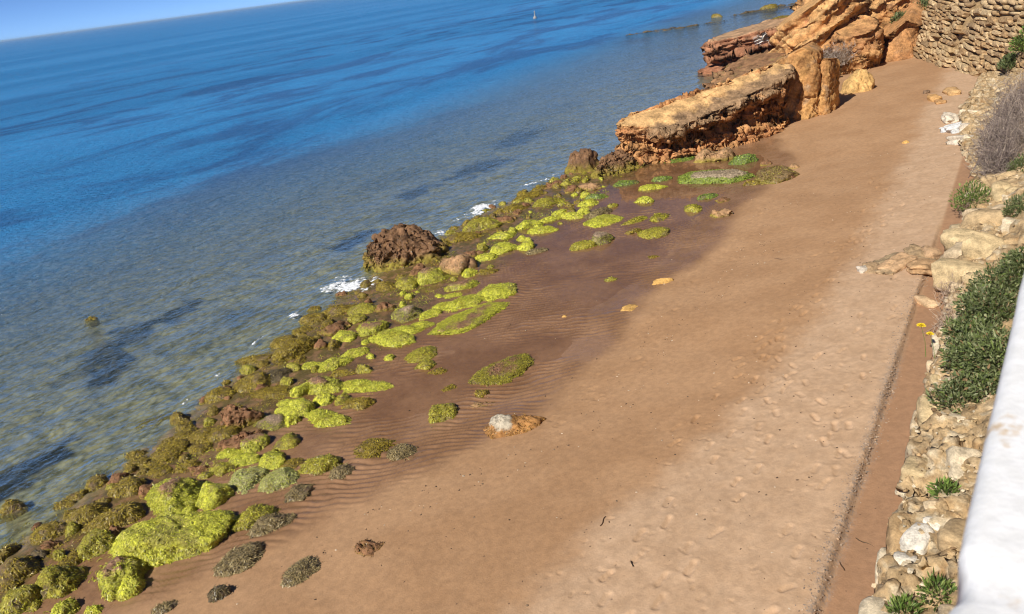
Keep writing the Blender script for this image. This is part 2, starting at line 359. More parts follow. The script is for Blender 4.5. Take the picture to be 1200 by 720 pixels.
ROCKS = [  # along, seaward, length, depth, height (m), turn (deg), look, label
    (4.01, 13.17, 0.6, 0.52, 0.27, -40, 'olive', 'olive weed covered rock standing alone in the clear shallows'),
    (3.9, 11.71, 0.67, 0.58, 0.17, -21, 'olive', None),
    (4.41, 11.5, 0.71, 0.61, 0.21, -12, 'olive', None),
    (4.56, 10.91, 0.94, 0.53, 0.25, -41, 'olive', None),
    (5.17, 11.54, 0.64, 0.56, 0.21, -32, 'olive', None),
    (5.24, 12.02, 0.4, 0.35, 0.17, -57, 'brown', None),
    (5.74, 12.12, 0.49, 0.42, 0.13, -31, 'olive', None),
    (6.17, 11.88, 0.89, 0.77, 0.12, 22, 'olive', None),
    (5.29, 10.54, 1.17, 1.01, 0.33, -30, 'limetop', 'wide rock of mixed olive and lime weed with rusty top above lime slab'),
    (5.54, 9.9, 0.61, 0.53, 0.28, -41, 'lime', 'rounded lime weed rock with one bare dark flank above the broad lime slab'),
    (4.59, 9.66, 1.88, 1.05, 0.42, -44, 'lime', 'broad flat slab thickly covered in lime green weed, largest green rock'),
    (4.0, 10.64, 0.64, 0.55, 0.29, -42, 'mixed', None),
    (3.75, 9.59, 0.74, 0.64, 0.33, -12, 'limetop', 'tall lime weed rock with dry purplish brown crown beside the broad lime slab'),
    (3.69, 9.33, 0.47, 0.41, 0.21, 14, 'lime', 'wedge of yellow lime weed rock leaning against purplish crowned rock'),
    (3.29, 10.4, 0.77, 0.66, 0.35, -10, 'mixed', None),
    (3.2, 11.25, 0.59, 0.51, 0.26, -35, 'olive', None),
    (2.87, 10.57, 0.57, 0.49, 0.26, -32, 'mixed', None),
    (3.06, 9.76, 0.41, 0.35, 0.18, -12, 'lime', None),
    (5.47, 8.9, 0.92, 0.51, 0.22, -17, 'mixed', 'long loaf shaped yellow green rock on sand next to the broad lime slab'),
    (5.38, 8.47, 0.81, 0.45, 0.2, -43, 'grey', 'ash grey weedy rock touching the long loaf shaped rock'),
    (4.71, 8.26, 0.75, 0.65, 0.15, -15, 'grey', 'grey weedy rock with pointed tail, alone on damp sand'),
    (4.79, 7.1, 0.62, 0.52, 0.12, -1, 'grey', 'dark grey weedy lump with curled tail, alone on damp sand'),
    (4.1, 7.89, 0.34, 0.29, 0.15, -27, 'dark', 'small nearly black weedy stone on damp sand'),
    (5.48, 6.55, 0.45, 0.39, 0.1, -57, 'brown', 'small dark brown stone alone on smooth sand'),
    (3.62, 8.42, 0.45, 0.25, 0.08, -27, 'grey', None),
    (6.05, 9.79, 0.83, 0.71, 0.13, -51, 'pale', None),
    (6.3, 9.22, 0.74, 0.64, 0.14, -41, 'pale', None),
    (6.18, 8.68, 0.5, 0.43, 0.11, -23, 'grey', None),
    (6.48, 10.26, 0.66, 0.37, 0.14, -53, 'lime', None),
    (6.64, 9.79, 0.6, 0.52, 0.18, -10, 'lime', None),
    (6.72, 9.4, 0.52, 0.45, 0.09, -53, 'olive', None),
    (6.89, 8.82, 0.81, 0.45, 0.18, -51, 'mixed', None),
    (6.86, 8.41, 0.42, 0.37, 0.12, -32, 'grey', None),
    (7.17, 9.96, 0.56, 0.48, 0.17, -30, 'mixed', None),
    (5.95, 11.13, 0.56, 0.31, 0.12, -53, 'olive', None),
    (6.76, 11.68, 0.7, 0.6, 0.14, -30, 'olive', None),
    (6.56, 10.72, 0.47, 0.4, 0.08, -53, 'lime', None),
    (6.85, 10.45, 0.58, 0.5, 0.2, -29, 'limetop', None),
    (6.42, 11.43, 0.48, 0.41, 0.1, -54, 'olive', None),
    (6.6, 12.06, 0.53, 0.46, 0.13, 6, 'olive', None),
    (5.66, 11.52, 0.47, 0.4, 0.07, -56, 'olive', None),
    (6.17, 10.44, 0.52, 0.45, 0.12, -53, 'mixed', None),
    (5.96, 10.84, 0.45, 0.39, 0.08, -53, 'brown', None),
    (7.31, 11.45, 0.91, 0.79, 0.4, -40, 'brown', 'brown boulder with black shaded side amid olive weed rocks'),
    (7.54, 10.79, 0.71, 0.62, 0.12, -50, 'paletop', 'low rock with pale dry top beside brown boulder'),
    (8.0, 10.68, 0.75, 0.65, 0.24, -17, 'lime', None),
    (8.02, 9.9, 1.17, 0.65, 0.16, -82, 'lime', 'smooth yellow lime mound of weed at the edge of ripple marked sand'),
    (8.94, 10.87, 0.93, 0.81, 0.25, -50, 'limetop', None),
    (8.51, 10.44, 0.51, 0.44, 0.18, -52, 'lime', None),
    (9.21, 10.33, 0.78, 0.67, 0.12, -17, 'lime', None),
    (9.31, 9.86, 0.95, 0.52, 0.08, -79, 'lime', None),
    (8.69, 9.65, 0.77, 0.43, 0.15, -50, 'olive', 'smooth dome of thin olive weed at edge of rippled sand'),
    (9.5, 10.85, 0.63, 0.35, 0.08, -52, 'olive', None),
    (9.72, 11.39, 0.98, 0.55, 0.15, -45, 'lime', None),
    (10.32, 11.27, 0.84, 0.47, 0.11, -37, 'lime', None),
    (9.47, 11.79, 0.61, 0.34, 0.11, -54, 'lime', None),
    (9.84, 12.65, 1.61, 0.9, 0.29, -6, 'olive', None),
    (9.4, 13.35, 0.87, 0.49, 0.11, -54, 'olive', None),
    (10.24, 13.39, 0.75, 0.64, 0.15, -26, 'olive', None),
    (8.5, 12.33, 0.85, 0.74, 0.24, -41, 'olive', None),
    (8.97, 12.15, 0.74, 0.64, 0.13, -56, 'dark', None),
    (8.4, 11.69, 0.95, 0.53, 0.1, -54, 'olive', None),
    (7.9, 12.67, 0.7, 0.61, 0.18, -27, 'olive', None),
    (6.93, 11.36, 0.67, 0.58, 0.17, -53, 'olive', None),
    (6.9, 10.79, 0.87, 0.48, 0.22, -28, 'brown', None),
    (11.15, 12.51, 0.91, 0.79, 0.21, -53, 'brown', None),
    (10.77, 12.01, 0.57, 0.49, 0.16, -25, 'lime', None),
    (11.41, 11.7, 0.9, 0.77, 0.2, -50, 'limetop', None),
    (11.91, 13.29, 1.06, 0.59, 0.21, -52, 'olive', None),
    (11.37, 13.59, 0.66, 0.57, 0.18, -24, 'olive', None),
    (11.96, 14.15, 0.47, 0.4, 0.11, -52, 'olive', None),
    (12.18, 12.65, 0.84, 0.72, 0.17, -25, 'mixed', None),
    (10.87, 13.42, 0.64, 0.56, 0.11, -56, 'olive', None),
    (11.63, 12.4, 0.59, 0.51, 0.14, -56, 'mixed', None),
    (11.1, 10.99, 1.33, 0.74, 0.19, -87, 'lime', 'bulging bright lime weed cushion in front of brown topped rocks'),
    (11.51, 10.89, 0.94, 0.52, 0.16, -37, 'lime', None),
    (12.23, 11.35, 0.87, 0.75, 0.29, -49, 'paletop', None),
    (12.37, 12.22, 0.6, 0.52, 0.18, -54, 'brown', None),
    (11.86, 10.71, 0.65, 0.56, 0.1, -25, 'lime', None),
    (13.45, 13.02, 0.65, 0.56, 0.19, -56, 'olive', None),
    (13.78, 12.62, 0.86, 0.74, 0.19, -52, 'mixed', None),
    (15.51, 14.17, 2.73, 2.32, 0.87, -24, 'bigbrown', 'big rugged dark brown boulder at the edge of the sea'),
    (15.06, 11.94, 1.11, 0.96, 0.41, -54, 'tan', 'tan blocky boulder with black shaded side behind big brown boulder'),
    (14.36, 12.23, 1.01, 0.87, 0.37, -34, 'limetop', None),
    (14.12, 11.17, 1.0, 0.56, 0.16, -49, 'limetop', None),
    (13.56, 11.03, 0.82, 0.46, 0.06, -52, 'lime', None),
    (16.11, 12.21, 0.76, 0.42, 0.17, -49, 'brown', None),
    (12.44, 10.86, 0.73, 0.41, 0.13, -24, 'lime', None),
    (12.95, 10.87, 0.65, 0.56, 0.08, -14, 'lime', None),
    (13.25, 10.46, 1.4, 0.78, 0.14, -9, 'lime', None),
    (13.94, 10.01, 1.25, 1.08, 0.15, -15, 'lime', 'upright lime weed wedge casting shadow into the pool'),
    (12.51, 9.85, 2.19, 1.0, 0.13, -16, 'limetop', 'long narrow ridge of lime weed ending at tide pool'),
    (18.16, 13.32, 1.34, 0.75, 0.3, -52, 'mixed', None),
    (17.29, 13.24, 1.31, 0.73, 0.17, -59, 'olive', None),
    (17.62, 12.22, 0.92, 0.52, 0.17, -52, 'lime', None),
    (16.64, 11.51, 1.08, 0.6, 0.2, -42, 'lime', None),
    (15.94, 11.59, 0.86, 0.48, 0.15, -48, 'lime', None),
    (15.11, 11.03, 0.6, 0.34, 0.09, -51, 'olive', None),
    (16.95, 10.92, 0.59, 0.51, 0.21, -22, 'lime', None),
    (16.77, 10.5, 0.68, 0.38, 0.11, -34, 'grey', None),
    (18.95, 12.94, 0.78, 0.67, 0.18, -55, 'brown', None),
    (20.04, 13.17, 1.11, 0.62, 0.18, -44, 'olive', None),
    (21.6, 13.5, 1.47, 0.82, 0.17, -17, 'olive', None),
    (20.87, 12.47, 1.21, 0.67, 0.18, -42, 'mixed', None),
    (18.71, 11.85, 0.97, 0.54, 0.22, -32, 'lime', None),
    (18.39, 11.08, 0.8, 0.45, 0.16, -51, 'lime', None),
    (19.32, 11.51, 0.77, 0.43, 0.13, -51, 'lime', None),
    (19.99, 11.55, 0.8, 0.45, 0.13, -32, 'lime', None),
    (19.7, 10.98, 0.94, 0.53, 0.16, -94, 'lime', None),
    (20.09, 10.8, 0.52, 0.45, 0.2, -51, 'lime', None),
    (20.98, 11.04, 0.95, 0.53, 0.17, -41, 'lime', None),
    (20.12, 10.3, 1.27, 0.71, 0.17, -12, 'grey', None),
    (19.53, 9.8, 1.26, 1.09, 0.13, -13, 'lime', 'plump lime weed rock in the shallow pool beside grey rocks'),
    (17.98, 9.09, 0.87, 0.75, 0.25, -8, 'paletop', 'upright pale topped weed stone at end of long yellow pool stone'),
    (17.45, 9.34, 0.92, 0.52, 0.14, -43, 'mixed', 'long low yellow green stone in the pool'),
    (21.56, 9.36, 0.8, 0.45, 0.19, -82, 'lime', 'small isolated dome of yellow lime weed in the pool'),
    (22.98, 9.72, 0.97, 0.54, 0.16, -54, 'lime', None),
    (23.33, 10.84, 0.89, 0.5, 0.13, -54, 'green', None),
    (22.77, 11.84, 1.14, 0.64, 0.21, -66, 'tan', None),
    (22.26, 12.35, 0.71, 0.62, 0.18, -54, 'brown', None),
    (21.74, 11.06, 0.89, 0.5, 0.16, -54, 'green', None),
    (23.04, 13.37, 0.98, 0.85, 0.16, -17, 'brown', None),
    (22.63, 13.76, 0.88, 0.49, 0.12, -16, 'olive', None),
    (19.7, 8.88, 0.97, 0.54, 0.12, -27, 'mixed', None),
    (18.75, 8.55, 0.53, 0.3, 0.12, -51, 'olive', None),
    (20.09, 8.3, 1.0, 0.56, 0.14, -15, 'mixed', None),
    (18.81, 7.99, 1.04, 0.9, 0.12, -16, 'mixed', None),
    (24.05, 9.76, 0.8, 0.45, 0.14, -50, 'green', None),
    (20.92, 10.17, 0.46, 0.26, 0.12, -51, 'mixed', None),
    (20.82, 11.85, 0.55, 0.3, 0.14, -50, 'mixed', None),
    (21.0, 7.64, 0.78, 0.67, 0.2, -54, 'mixed', 'squat yellow green block in the pool, in front of flat slab'),
    (22.23, 7.59, 0.74, 0.41, 0.14, -42, 'green', None),
    (20.42, 6.62, 0.75, 0.42, 0.19, -79, 'tan', None),
    (21.88, 7.01, 0.54, 0.47, 0.15, -64, 'brown', None),
    (26.71, 10.37, 2.12, 1.19, 0.11, -66, 'green', 'green weed ledge at the foot of the flat topped cliff ledge'),
    (26.44, 7.73, 1.16, 0.65, 0.32, -47, 'green', 'mound of loose green weed beside the flat weed slab'),
    (24.25, 6.18, 1.54, 1.33, 0.34, -42, 'brownweed', 'heap of brown weedy stones at the sand end of flat slab'),
    (25.52, 5.86, 0.45, 0.39, 0.15, -67, 'tan', None),
    (24.12, 5.66, 0.49, 0.42, 0.16, -83, 'brown', None),
    (26.17, 6.9, 0.56, 0.48, 0.17, -60, 'brown', None),
    (23.67, 6.58, 0.75, 0.42, 0.13, -67, 'olive', None),
    (10.74, 9.75, 0.83, 0.7, 0.1, -17, 'mixed', 'lime and black weed stone, first of three in a short row on wet sand'),
    (10.35, 9.36, 0.5, 0.44, 0.12, -50, 'mixed', 'rounded olive stone in the middle of short row on wet sand'),
    (10.23, 9.0, 0.5, 0.28, 0.05, -61, 'olive', 'flat olive stone ending the short row on wet sand'),
    (10.65, 7.8, 1.54, 0.81, 0.12, -16, 'olivetop', 'long olive rock with reddish crest lying alone on rippled sand'),
    (9.79, 7.67, 0.35, 0.3, 0.09, -31, 'olive', None),
    (9.46, 7.43, 0.49, 0.2, 0.03, -51, 'tan', None),
    (8.97, 7.92, 0.68, 0.59, 0.19, -14, 'mixed', 'mossy green rock standing alone in the wet sand near whitish orange rock'),
    (9.78, 8.37, 0.37, 0.21, 0.05, -12, 'olive', None),
    (8.82, 6.45, 1.12, 0.61, 0.29, -49, 'whiteorange', 'low orange rock with whitish crusted top, alone on the beach'),
    (7.62, 8.41, 0.82, 0.64, 0.1, -22, 'olive', 'olive weed stone at the edge of the ripple marked pool floor'),
    (7.62, 7.78, 0.73, 0.55, 0.1, -75, 'grey', 'hairy grey stone beside olive weed stone on wet sand'),
    (6.84, 8.82, 0.37, 0.32, 0.07, -53, 'olive', None),
    (15.49, 6.4, 0.6, 0.34, 0.12, -57, 'yellow', 'orange yellow stone on damp sand near the pool edge'),
    (13.87, 6.51, 0.49, 0.42, 0.08, -32, 'yellow', 'small yellow stone at the tip of rippled pool'),
    (15.43, 7.7, 0.43, 0.24, 0.09, -52, 'mixed', None),
    (13.23, 7.78, 0.16, 0.14, 0.07, -52, 'yellow', None),
    (17.07, 7.29, 0.38, 0.21, 0.06, -52, 'olive', None),
    (9.55, 20.05, 0.53, 0.3, 0.15, -48, 'olive', 'small olive rock just breaking the sea surface by dark weed patch'),
    (6.92, 13.35, 0.82, 0.46, 0.07, -38, 'olive', 'low olive rock awash in the shallows'),
    (4.69, 12.35, 0.4, 0.34, 0.1, -35, 'olive', None),
    (5.76, 11.79, 0.37, 0.32, 0.07, -58, 'olive', None),
    (4.46, 12.33, 0.43, 0.24, 0.1, -58, 'olive', None),
    (3.72, 11.35, 0.38, 0.21, 0.11, -56, 'brown', None),
    (3.53, 11.36, 0.32, 0.18, 0.09, -56, 'dark', None),
    (25.01, 13.23, 1.39, 1.18, 0.87, -42, 'bigbrown', 'knobbly dark brown rock at the seaward foot of the flat topped ledge'),
    (25.34, 12.05, 3.01, 1.66, 0.63, -13, 'bigbrown', 'sloping brown rock ramp with green foot below flat topped ledge'),
    (26.65, 8.82, 1.59, 0.89, 0.43, -54, 'tan', 'brown lump fallen at the foot of the flat topped ledge'),
    (24.46, 8.1, 3.04, 1.67, 0.27, -75, 'flatgreen', 'low flat slab with pale patchy top and bright green weed rim beside the ledge'),
    (37.02, 5.8, 1.7, 1.45, 0.98, -106, 'ochre', 'ochre yellow boulder alone on sand beside the standing slab'),
    (76.05, 31.48, 6.09, 0.83, 0.12, -41, 'reef', 'outermost low reef rock far out in the sea'),
    (76.47, 29.42, 4.45, 0.61, 0.16, -41, 'reef', 'low reef rock next to the outermost one'),
    (77.97, 28.31, 3.28, 0.45, 0.23, -41, 'reef', 'reef rock with pale hump far out in the sea'),
    (79.97, 27.26, 5.43, 0.74, 0.17, -41, 'reef', 'thin reef rock beside the humped one'),
    (86.32, 28.19, 1.56, 0.86, 0.55, -89, 'olive', 'small yellowish reef rock between two long ones far out'),
    (89.01, 25.24, 6.7, 0.91, 0.22, -32, 'reef', 'broken reef rock off the cliff'),
    (92.23, 24.19, 2.92, 1.61, 0.64, -31, 'olive', 'reef rock crowned with yellow weed off the cliff'),
    (94.24, 23.13, 4.36, 0.59, 0.16, -32, 'reef', 'small reef rock next to the yellow weed crowned one'),
    (92.74, 20.79, 8.43, 1.15, 0.18, -51, 'reef', 'thin flat reef rock off the cliff end'),
    (77.65, 18.81, 5.28, 2.9, 0.58, -24, 'olive', 'olive weed shelf rock against seaward side of cliff'),
    (46.0, 12.41, 0.6, 0.51, 0.36, -41, 'white', 'small white stone on the rock shelf behind the flat topped ledge'),
    (44.58, 13.02, 1.59, 0.87, 0.2, -60, 'white', 'long whitish crusted rock behind flat topped ledge'),
    (26.7, 2.78, 0.26, 0.22, 0.1, -121, 'yellow', 'tiny yellow stone on the dry upper sand'),
    (25.63, 1.12, 0.33, 0.29, 0.14, -106, 'white', 'small white stone beside the pale slabs under the dry bushes'),
]
# ================================================================ seaweed strands and shore rocks
def sample_surface(V, F, k, gen, wt=None):
    F = tri(F); a, b, c = V[F[:, 0]], V[F[:, 1]], V[F[:, 2]]
    fn = np.cross(b - a, c - a); ar = np.linalg.norm(fn, axis=1); fn = fn / np.maximum(ar, 1e-12)[:, None]
    w = ar.copy()
    if wt is not None: w = w * wt((a + b + c) / 3, fn)
    tot = w.sum()
    if tot <= 0: return None
    i = gen.choice(len(F), k, p=w / tot); u, v = gen.random(k), gen.random(k); s = u + v > 1; u[s] = 1 - u[s]; v[s] = 1 - v[s]
    return a[i] + (b - a)[i] * u[:, None] + (c - a)[i] * v[:, None], fn[i], tot * .5
def strands(P, Nn, length, width, gen, lift=.16, droop=1.0, jit=.45):
    k = len(P); z = np.array([0, 0, 1.])
    t = Nn * Nn[:, 2:3] - z; t = t * droop + gen.normal(0, jit, (k, 3)); t -= Nn * (t * Nn).sum(1)[:, None]; t /= np.maximum(np.linalg.norm(t, axis=1), 1e-6)[:, None]
    side = np.cross(t, Nn)
    l = (length * gen.uniform(.5, 1.4, k))[:, None]; w = (width * gen.uniform(.6, 1.4, k))[:, None]
    m = P + t * l * .45 + Nn * l * lift * gen.uniform(.5, 1.2, (k, 1)); e = P + t * l + Nn * l * lift * .3 * gen.uniform(-.5, 1.5, (k, 1))
    b = P - Nn * .004
    V = np.stack([b - side * w * .5, b + side * w * .5, m - side * w * .45, m + side * w * .45, e], 1).reshape(-1, 3)
    o = np.arange(k)[:, None, None] * 5; F = (o + np.array([[0, 1, 3], [0, 3, 2], [2, 3, 4]])[None]).reshape(-1, 3)
    return V, F
PAL = {  # body, strand colours, top colour (or None), density
    'lime': ((.52, .52, .045), [(.58, .575, .06), (.48, .50, .045), (.64, .60, .10), (.32, .34, .035)], None, 1.0),
    'limetop': ((.42, .40, .05), [(.56, .56, .05), (.45, .47, .04), (.32, .31, .035)], (.31, .17, .095), 1.0),
    'mixed': ((.34, .30, .035), [(.50, .48, .045), (.38, .35, .035), (.33, .26, .03), (.21, .17, .025)], None, 1.0),
    'olive': ((.21, .15, .022), [(.34, .25, .027), (.27, .20, .022), (.41, .32, .035), (.18, .12, .02)], None, 1.0),
    'olivetop': ((.21, .17, .03), [(.36, .32, .035), (.26, .22, .03)], (.27, .135, .08), 1.0),
    'grey': ((.22, .165, .075), [(.31, .235, .10), (.23, .17, .07), (.38, .30, .14), (.15, .11, .05)], None, .9),
    'dark': ((.12, .085, .04), [(.15, .12, .055), (.09, .07, .04), (.22, .17, .07)], None, .8),
    'pale': ((.30, .28, .12), [(.50, .50, .14), (.55, .54, .22), (.36, .40, .06)], None, 1.0),
    'paletop': ((.20, .16, .06), [(.40, .41, .05), (.27, .25, .04)], (.42, .30, .20), .9),
    'green': ((.13, .16, .04), [(.24, .34, .05), (.32, .42, .06), (.16, .23, .04)], None, 1.0),
    'whitetop': ((.20, .17, .08), [(.30, .27, .04), (.22, .19, .03)], (.50, .44, .34), .7),
    'whiteorange': ((.36, .18, .06), [(.42, .23, .06), (.33, .16, .04)], (.46, .40, .30), .35),
    'orange': ((.36, .17, .055), [(.38, .19, .05), (.27, .12, .035)], None, .35),
    'brown': ((.21, .105, .05), [(.25, .145, .05), (.17, .09, .035)], None, .45),
    'brownweed': ((.20, .13, .05), [(.27, .20, .05), (.19, .12, .04), (.33, .28, .06)], None, .8),
    'bigbrown': ((.185, .10, .05), [(.25, .14, .045), (.17, .085, .03)], None, .30),
    'tan': ((.34, .20, .10), [(.30, .2, .07), (.24, .16, .05)], None, .2),
    'flatgreen': ((.20, .24, .045), [(.26, .36, .05), (.36, .44, .06), (.20, .24, .04)], (.40, .31, .20), .9),
    'reef': ((.12, .085, .045), [(.2, .16, .05), (.13, .1, .04)], None, 0),
    'ochre': ((.52, .32, .12), [], None, 0), 'yellow': ((.56, .33, .10), [], None, 0), 'white': ((.70, .66, .58), [], None, 0),
}
LOOK = {'lime': 'bright lime green weed covered', 'limetop': 'lime weed rock with brown crown,', 'mixed': 'yellow green and olive weed covered', 'olive': 'olive brown weed covered',
        'grey': 'ash grey weedy', 'dark': 'blackish weedy', 'pale': 'pale bleached lime weed covered', 'paletop': 'pale topped lime weed', 'green': 'fresh green weed covered',
        'brown': 'bare brown', 'tan': 'tan', 'olivetop': 'olive', 'yellow': 'yellow', 'white': 'white', 'reef': 'dark'}
def rock_shape(L, D, H, seed, level, lump=.16, nplanes=13, sink=.35):
    g = np.random.default_rng(seed); U, F = ico(level)
    pn_ = g.normal(size=(nplanes, 3)); pn_[:, 2] = np.abs(pn_[:, 2]) * .8; pn_ /= np.linalg.norm(pn_, axis=1)[:, None]
    pd = g.uniform(.52, .93, nplanes)
    dots = np.maximum(U @ pn_.T, 1e-3); rr = np.minimum((pd / dots), 1.0)
    r = -np.log(np.exp(-rr * 14).mean(1) * nplanes / (nplanes)) / 14; r = np.minimum(r, rr.min(1) * .5 + r * .5)
    r = r / np.percentile(r, 90)
    P = U * r[:, None]
    off = g.uniform(0, 60, 3)
    P += U * (lump * fbm(P * 1.5 + off, 4) + lump * .45 * fbm(P * 5 + off, 3, .55, True))[:, None]
    P *= np.array([L / 2, D / 2, 1.0])
    P[:, 2] = np.where(P[:, 2] > 0, P[:, 2] * H, P[:, 2] * (H * sink + .05))
    top = P[:, 2].max(); P[:, 2] = np.where(P[:, 2] > 0, P[:, 2] * H / max(top, .01), P[:, 2])
    sc = min(L, D, max(H * 2, .15))
    P += normals(P, F) * (sc * .05 * fbm(P / sc * 7 + off, 3, .6))[:, None]
    return P, F
def pick(cols, k, gen): return np.array(cols)[gen.integers(0, len(cols), k)]
def make_rock(s, n, L, D, H, rot, look, label, idx, group=None, zoff=0.0, fine=None):
    body, cols, topc, dens = PAL[look]
    dist = math.sqrt(s * s + n * n + 49); px = max(L, H) / dist * 770
    level = 6 if px > 75 and dens < .5 else 5 if px > 45 else (4 if px > 16 else 3)
    big = look in ('bigbrown', 'ochre', 'reef')
    P, F = rock_shape(L, D, H, 100 + idx, level, .2 if big else .2)
    if look in ('bigbrown', 'brown', 'tan', 'reef', 'ochre'):
        q_ = P / min(L, 2) * np.array([1, 1, .6]); P += normals(P, F) * (min(L, 2) * (.07 * fbm(q_ * 3.4 + idx, 6, .62) - .02 * fbm(q_ * 9 + idx, 3, .6, True)))[:, None]; P = fracture(P, normals(P, F), min(L, 2) * .42, min(L, 2) * .09, idx * 1.3); P = fracture(P, normals(P, F), min(L, 2) * .15, min(L, 2) * .018, idx * 2.1)
    Nn = normals(P, F); g = np.random.default_rng(900 + idx)
    rel = np.clip(P[:, 2] / H, 0, 1); v = fbm(P / max(L, .2) * 5 + idx * 3.1, 4)
    c = np.array(body)[None] * (1 + .5 * v)[:, None]
    if look in ('bigbrown', 'brown', 'tan', 'brownweed'):
        green = sstep(.45, .1, rel + .25 * v)[:, None]; c = c * (1 - green * .75) + np.array((.26, .22, .025)) * green * .75
    topm = None
    if topc is not None:
        lim = {'whiteorange': .5, 'whitetop': .55, 'flatgreen': .6}.get(look, .8)
        topm = sstep(lim - .06, lim + .1, rel + .38 * v - (sstep(-.05, .2, P[:, 0] / L) * .8 if look == 'whiteorange' else 0))[:, None]; c = c * (1 - topm) + np.array(topc) * topm * (1 + .25 * v)[:, None]
    bare = None
    if dens >= .9:
        bare = lambda X: sstep(.16, .34, fbm(X / max(L, .25) * 3.0 + idx * 5.7, 3))
        bf = bare(P)[:, None] * (.75 if look in ('olive', 'mixed', 'grey') else .5); c = c * (1 - bf) + np.array((.17, .105, .06)) * bf
        c = c * (1 - .28 * sstep(.0, .5, fbm(P * 22 + idx, 2)))[:, None]
    if look == 'whiteorange': c *= (1 - .35 * sstep(.1, .3, fbm(P * 14, 3)))[:, None]
    name = 'boulder' if L > 1.25 and dens < .5 else ('weedy_rock' if dens >= .5 else 'rock')
    gz = ground(s, n) if zoff == 0.0 else zoff
    if n > shore_n(s): gz = max(gz, -.05 - .2 * H)
    ro = link(name, mesh_data(name, P, F, c), M_ROCK if dens < .5 else M_WEEDROCK, None, (s, n, gz - .02), math.radians(rot))
    tag(ro, label, 'rock', group)
    if dens > 0 and cols:
        k = int(np.clip(px * px * .85 * dens, 50, 7000))
        sel = lambda C, Fn: np.clip(Fn[:, 2] * 1.2 + .45, .03, 1) * (C[:, 2] > -.06) * (np.clip(.55 + 1.6 * fbm(C / max(L, .2) * 3.3 + idx, 2), .02, 1) if dens < .9 else 1)
        sm = sample_surface(P, F, k, g, sel)
        if sm is not None:
            Q, Qn, ar = sm
            base = .07 if look in ('grey', 'brownweed', 'dark') else .064 if look == 'olive' else .054
            ln = np.full(k, min(base, .3 * L) * (1 if dist < 22 else 1.3)); wd = np.full(k, .0115 * max(1, dist / 14))
            SV, SF = strands(Q, Qn, ln, wd, g)
            rl = np.clip(Q[:, 2] / H, 0, 1); vv = fbm(Q / max(L, .2) * 4 + idx, 3)
            cc = pick(cols, k, g)
            if look in ('lime', 'pale', 'limetop', 'green'):                       # older olive growth in patches
                old = (sstep(.12, .4, vv) * .65)[:, None]; cc = cc * (1 - old) + np.array((.33, .27, .03)) * old
            if topm is not None:
                lim = {'whiteorange': .5, 'whitetop': .55, 'flatgreen': .6}.get(look, .8)
                tm = sstep(lim - .06, lim + .1, rl + .38 * vv - (sstep(-.05, .2, Q[:, 0] / L) * .8 if look == 'whiteorange' else 0)); kill = g.random(k) < tm * (.9 if 'white' in look else .25)
                cc = cc * (1 - tm[:, None]) + np.array(topc) * tm[:, None]
            else: kill = np.zeros(k, bool)
            cc = cc * g.uniform(.55, 1.28, (k, 1))
            if bare is not None: kill = kill | (g.random(k) < bare(Q) * (.75 if look in ('olive', 'mixed', 'grey') else .5))
            ok = np.repeat(~kill, 5); remap = np.cumsum(ok) - 1; SF = remap[SF[np.repeat(~kill, 3)]]
            w = link('seaweed', mesh_data('seaweed', SV[ok], SF, np.repeat(cc, 5, 0)[ok], smooth=False), M_WEED, ro)
            w['kind'] = 'stuff'
    return ro
def zone(s, n):
    if n < shore_n(s) - 4.2: return 'lying apart on wet sand', 'stray rocks on the wet sand'
    if s < 6.6: return 'beside the broad lime slab', 'rocks by the broad lime slab'
    if s < 9.3: return 'around the brown boulder with black shaded side', 'rocks around the smaller brown boulder'
    if s < 12.2: return 'in weed belt before the big rugged boulder', 'rocks in the weed belt'
    if s < 16.5: return 'close around the big rugged brown boulder', 'rocks around the big boulder'
    if s < 23.0: return 'in weed belt past the big rugged boulder', 'rocks past the big boulder'
    return 'in the pool by the flat topped ledge', 'rocks in the far pool'
def size_word(L): return 'small ' if L < .46 else ('' if L < .7 else 'large ')
MARK = [('broad lime slab', 4.64, 9.77), ('brown black sided boulder', 7.6, 11.9), ('big rugged brown boulder', 15.8, 13.6), ('flat topped ledge', 27.5, 9.6)]
ORD = ['', 'second ', 'third ', 'fourth ', 'fifth ', 'sixth ', 'seventh ', 'eighth ', 'ninth ', 'tenth ']
def place(s, n, L, look):
    nm, a, b = min(MARK, key=lambda m_: math.hypot(s - m_[1], n - m_[2]))
    same = sorted(math.hypot(r[0] - a, r[1] - b) for r in ROCKS if r[7] is None and r[6] == look and size_word(r[2]) == size_word(L))
    k = same.index(math.hypot(s - a, n - b)); return (ORD[k] + 'closest to the ' + nm) if k < 10 else None
for i, (s, n, L, D, H, rot, look, label) in enumerate(ROCKS):
    grp = None
    if label is None:
        z, grp = zone(s, n); lk = LOOK[look]; size = size_word(L); lk = lk.rstrip(','); z = place(s, n, L, look) or z
        label = (size + lk + (', ' if 'rock with' in lk else ' rock, ') + z).strip(); grp = grp + ', ' + lk.rstrip(',')
    make_rock(s, n, L, D, H, rot, look, label, i, grp)
fill = []
for k in range(9000):                                                               # small weedy stones that fill the belt
    s = rng.uniform(2.6, 25); n = shore_n(s) - np.interp(s, [3, 6, 10, 16, 20, 25], [2.9, 3.0, 3.6, 3.3, 3.6, 2.6]) * rng.random() ** 1.1 + .25
    r = rng.uniform(.09, .24)
    if any((s - a[0]) ** 2 + (n - a[1]) ** 2 < (.34 * (a[2] + a[3]) * .5 + r * .4) ** 2 for a in ROCKS) or any((s - a) ** 2 + (n - b) ** 2 < (r + c) ** 2 * .6 for a, b, c in fill): continue
    fill.append((s, n, r))
    if len(fill) >= 150: break
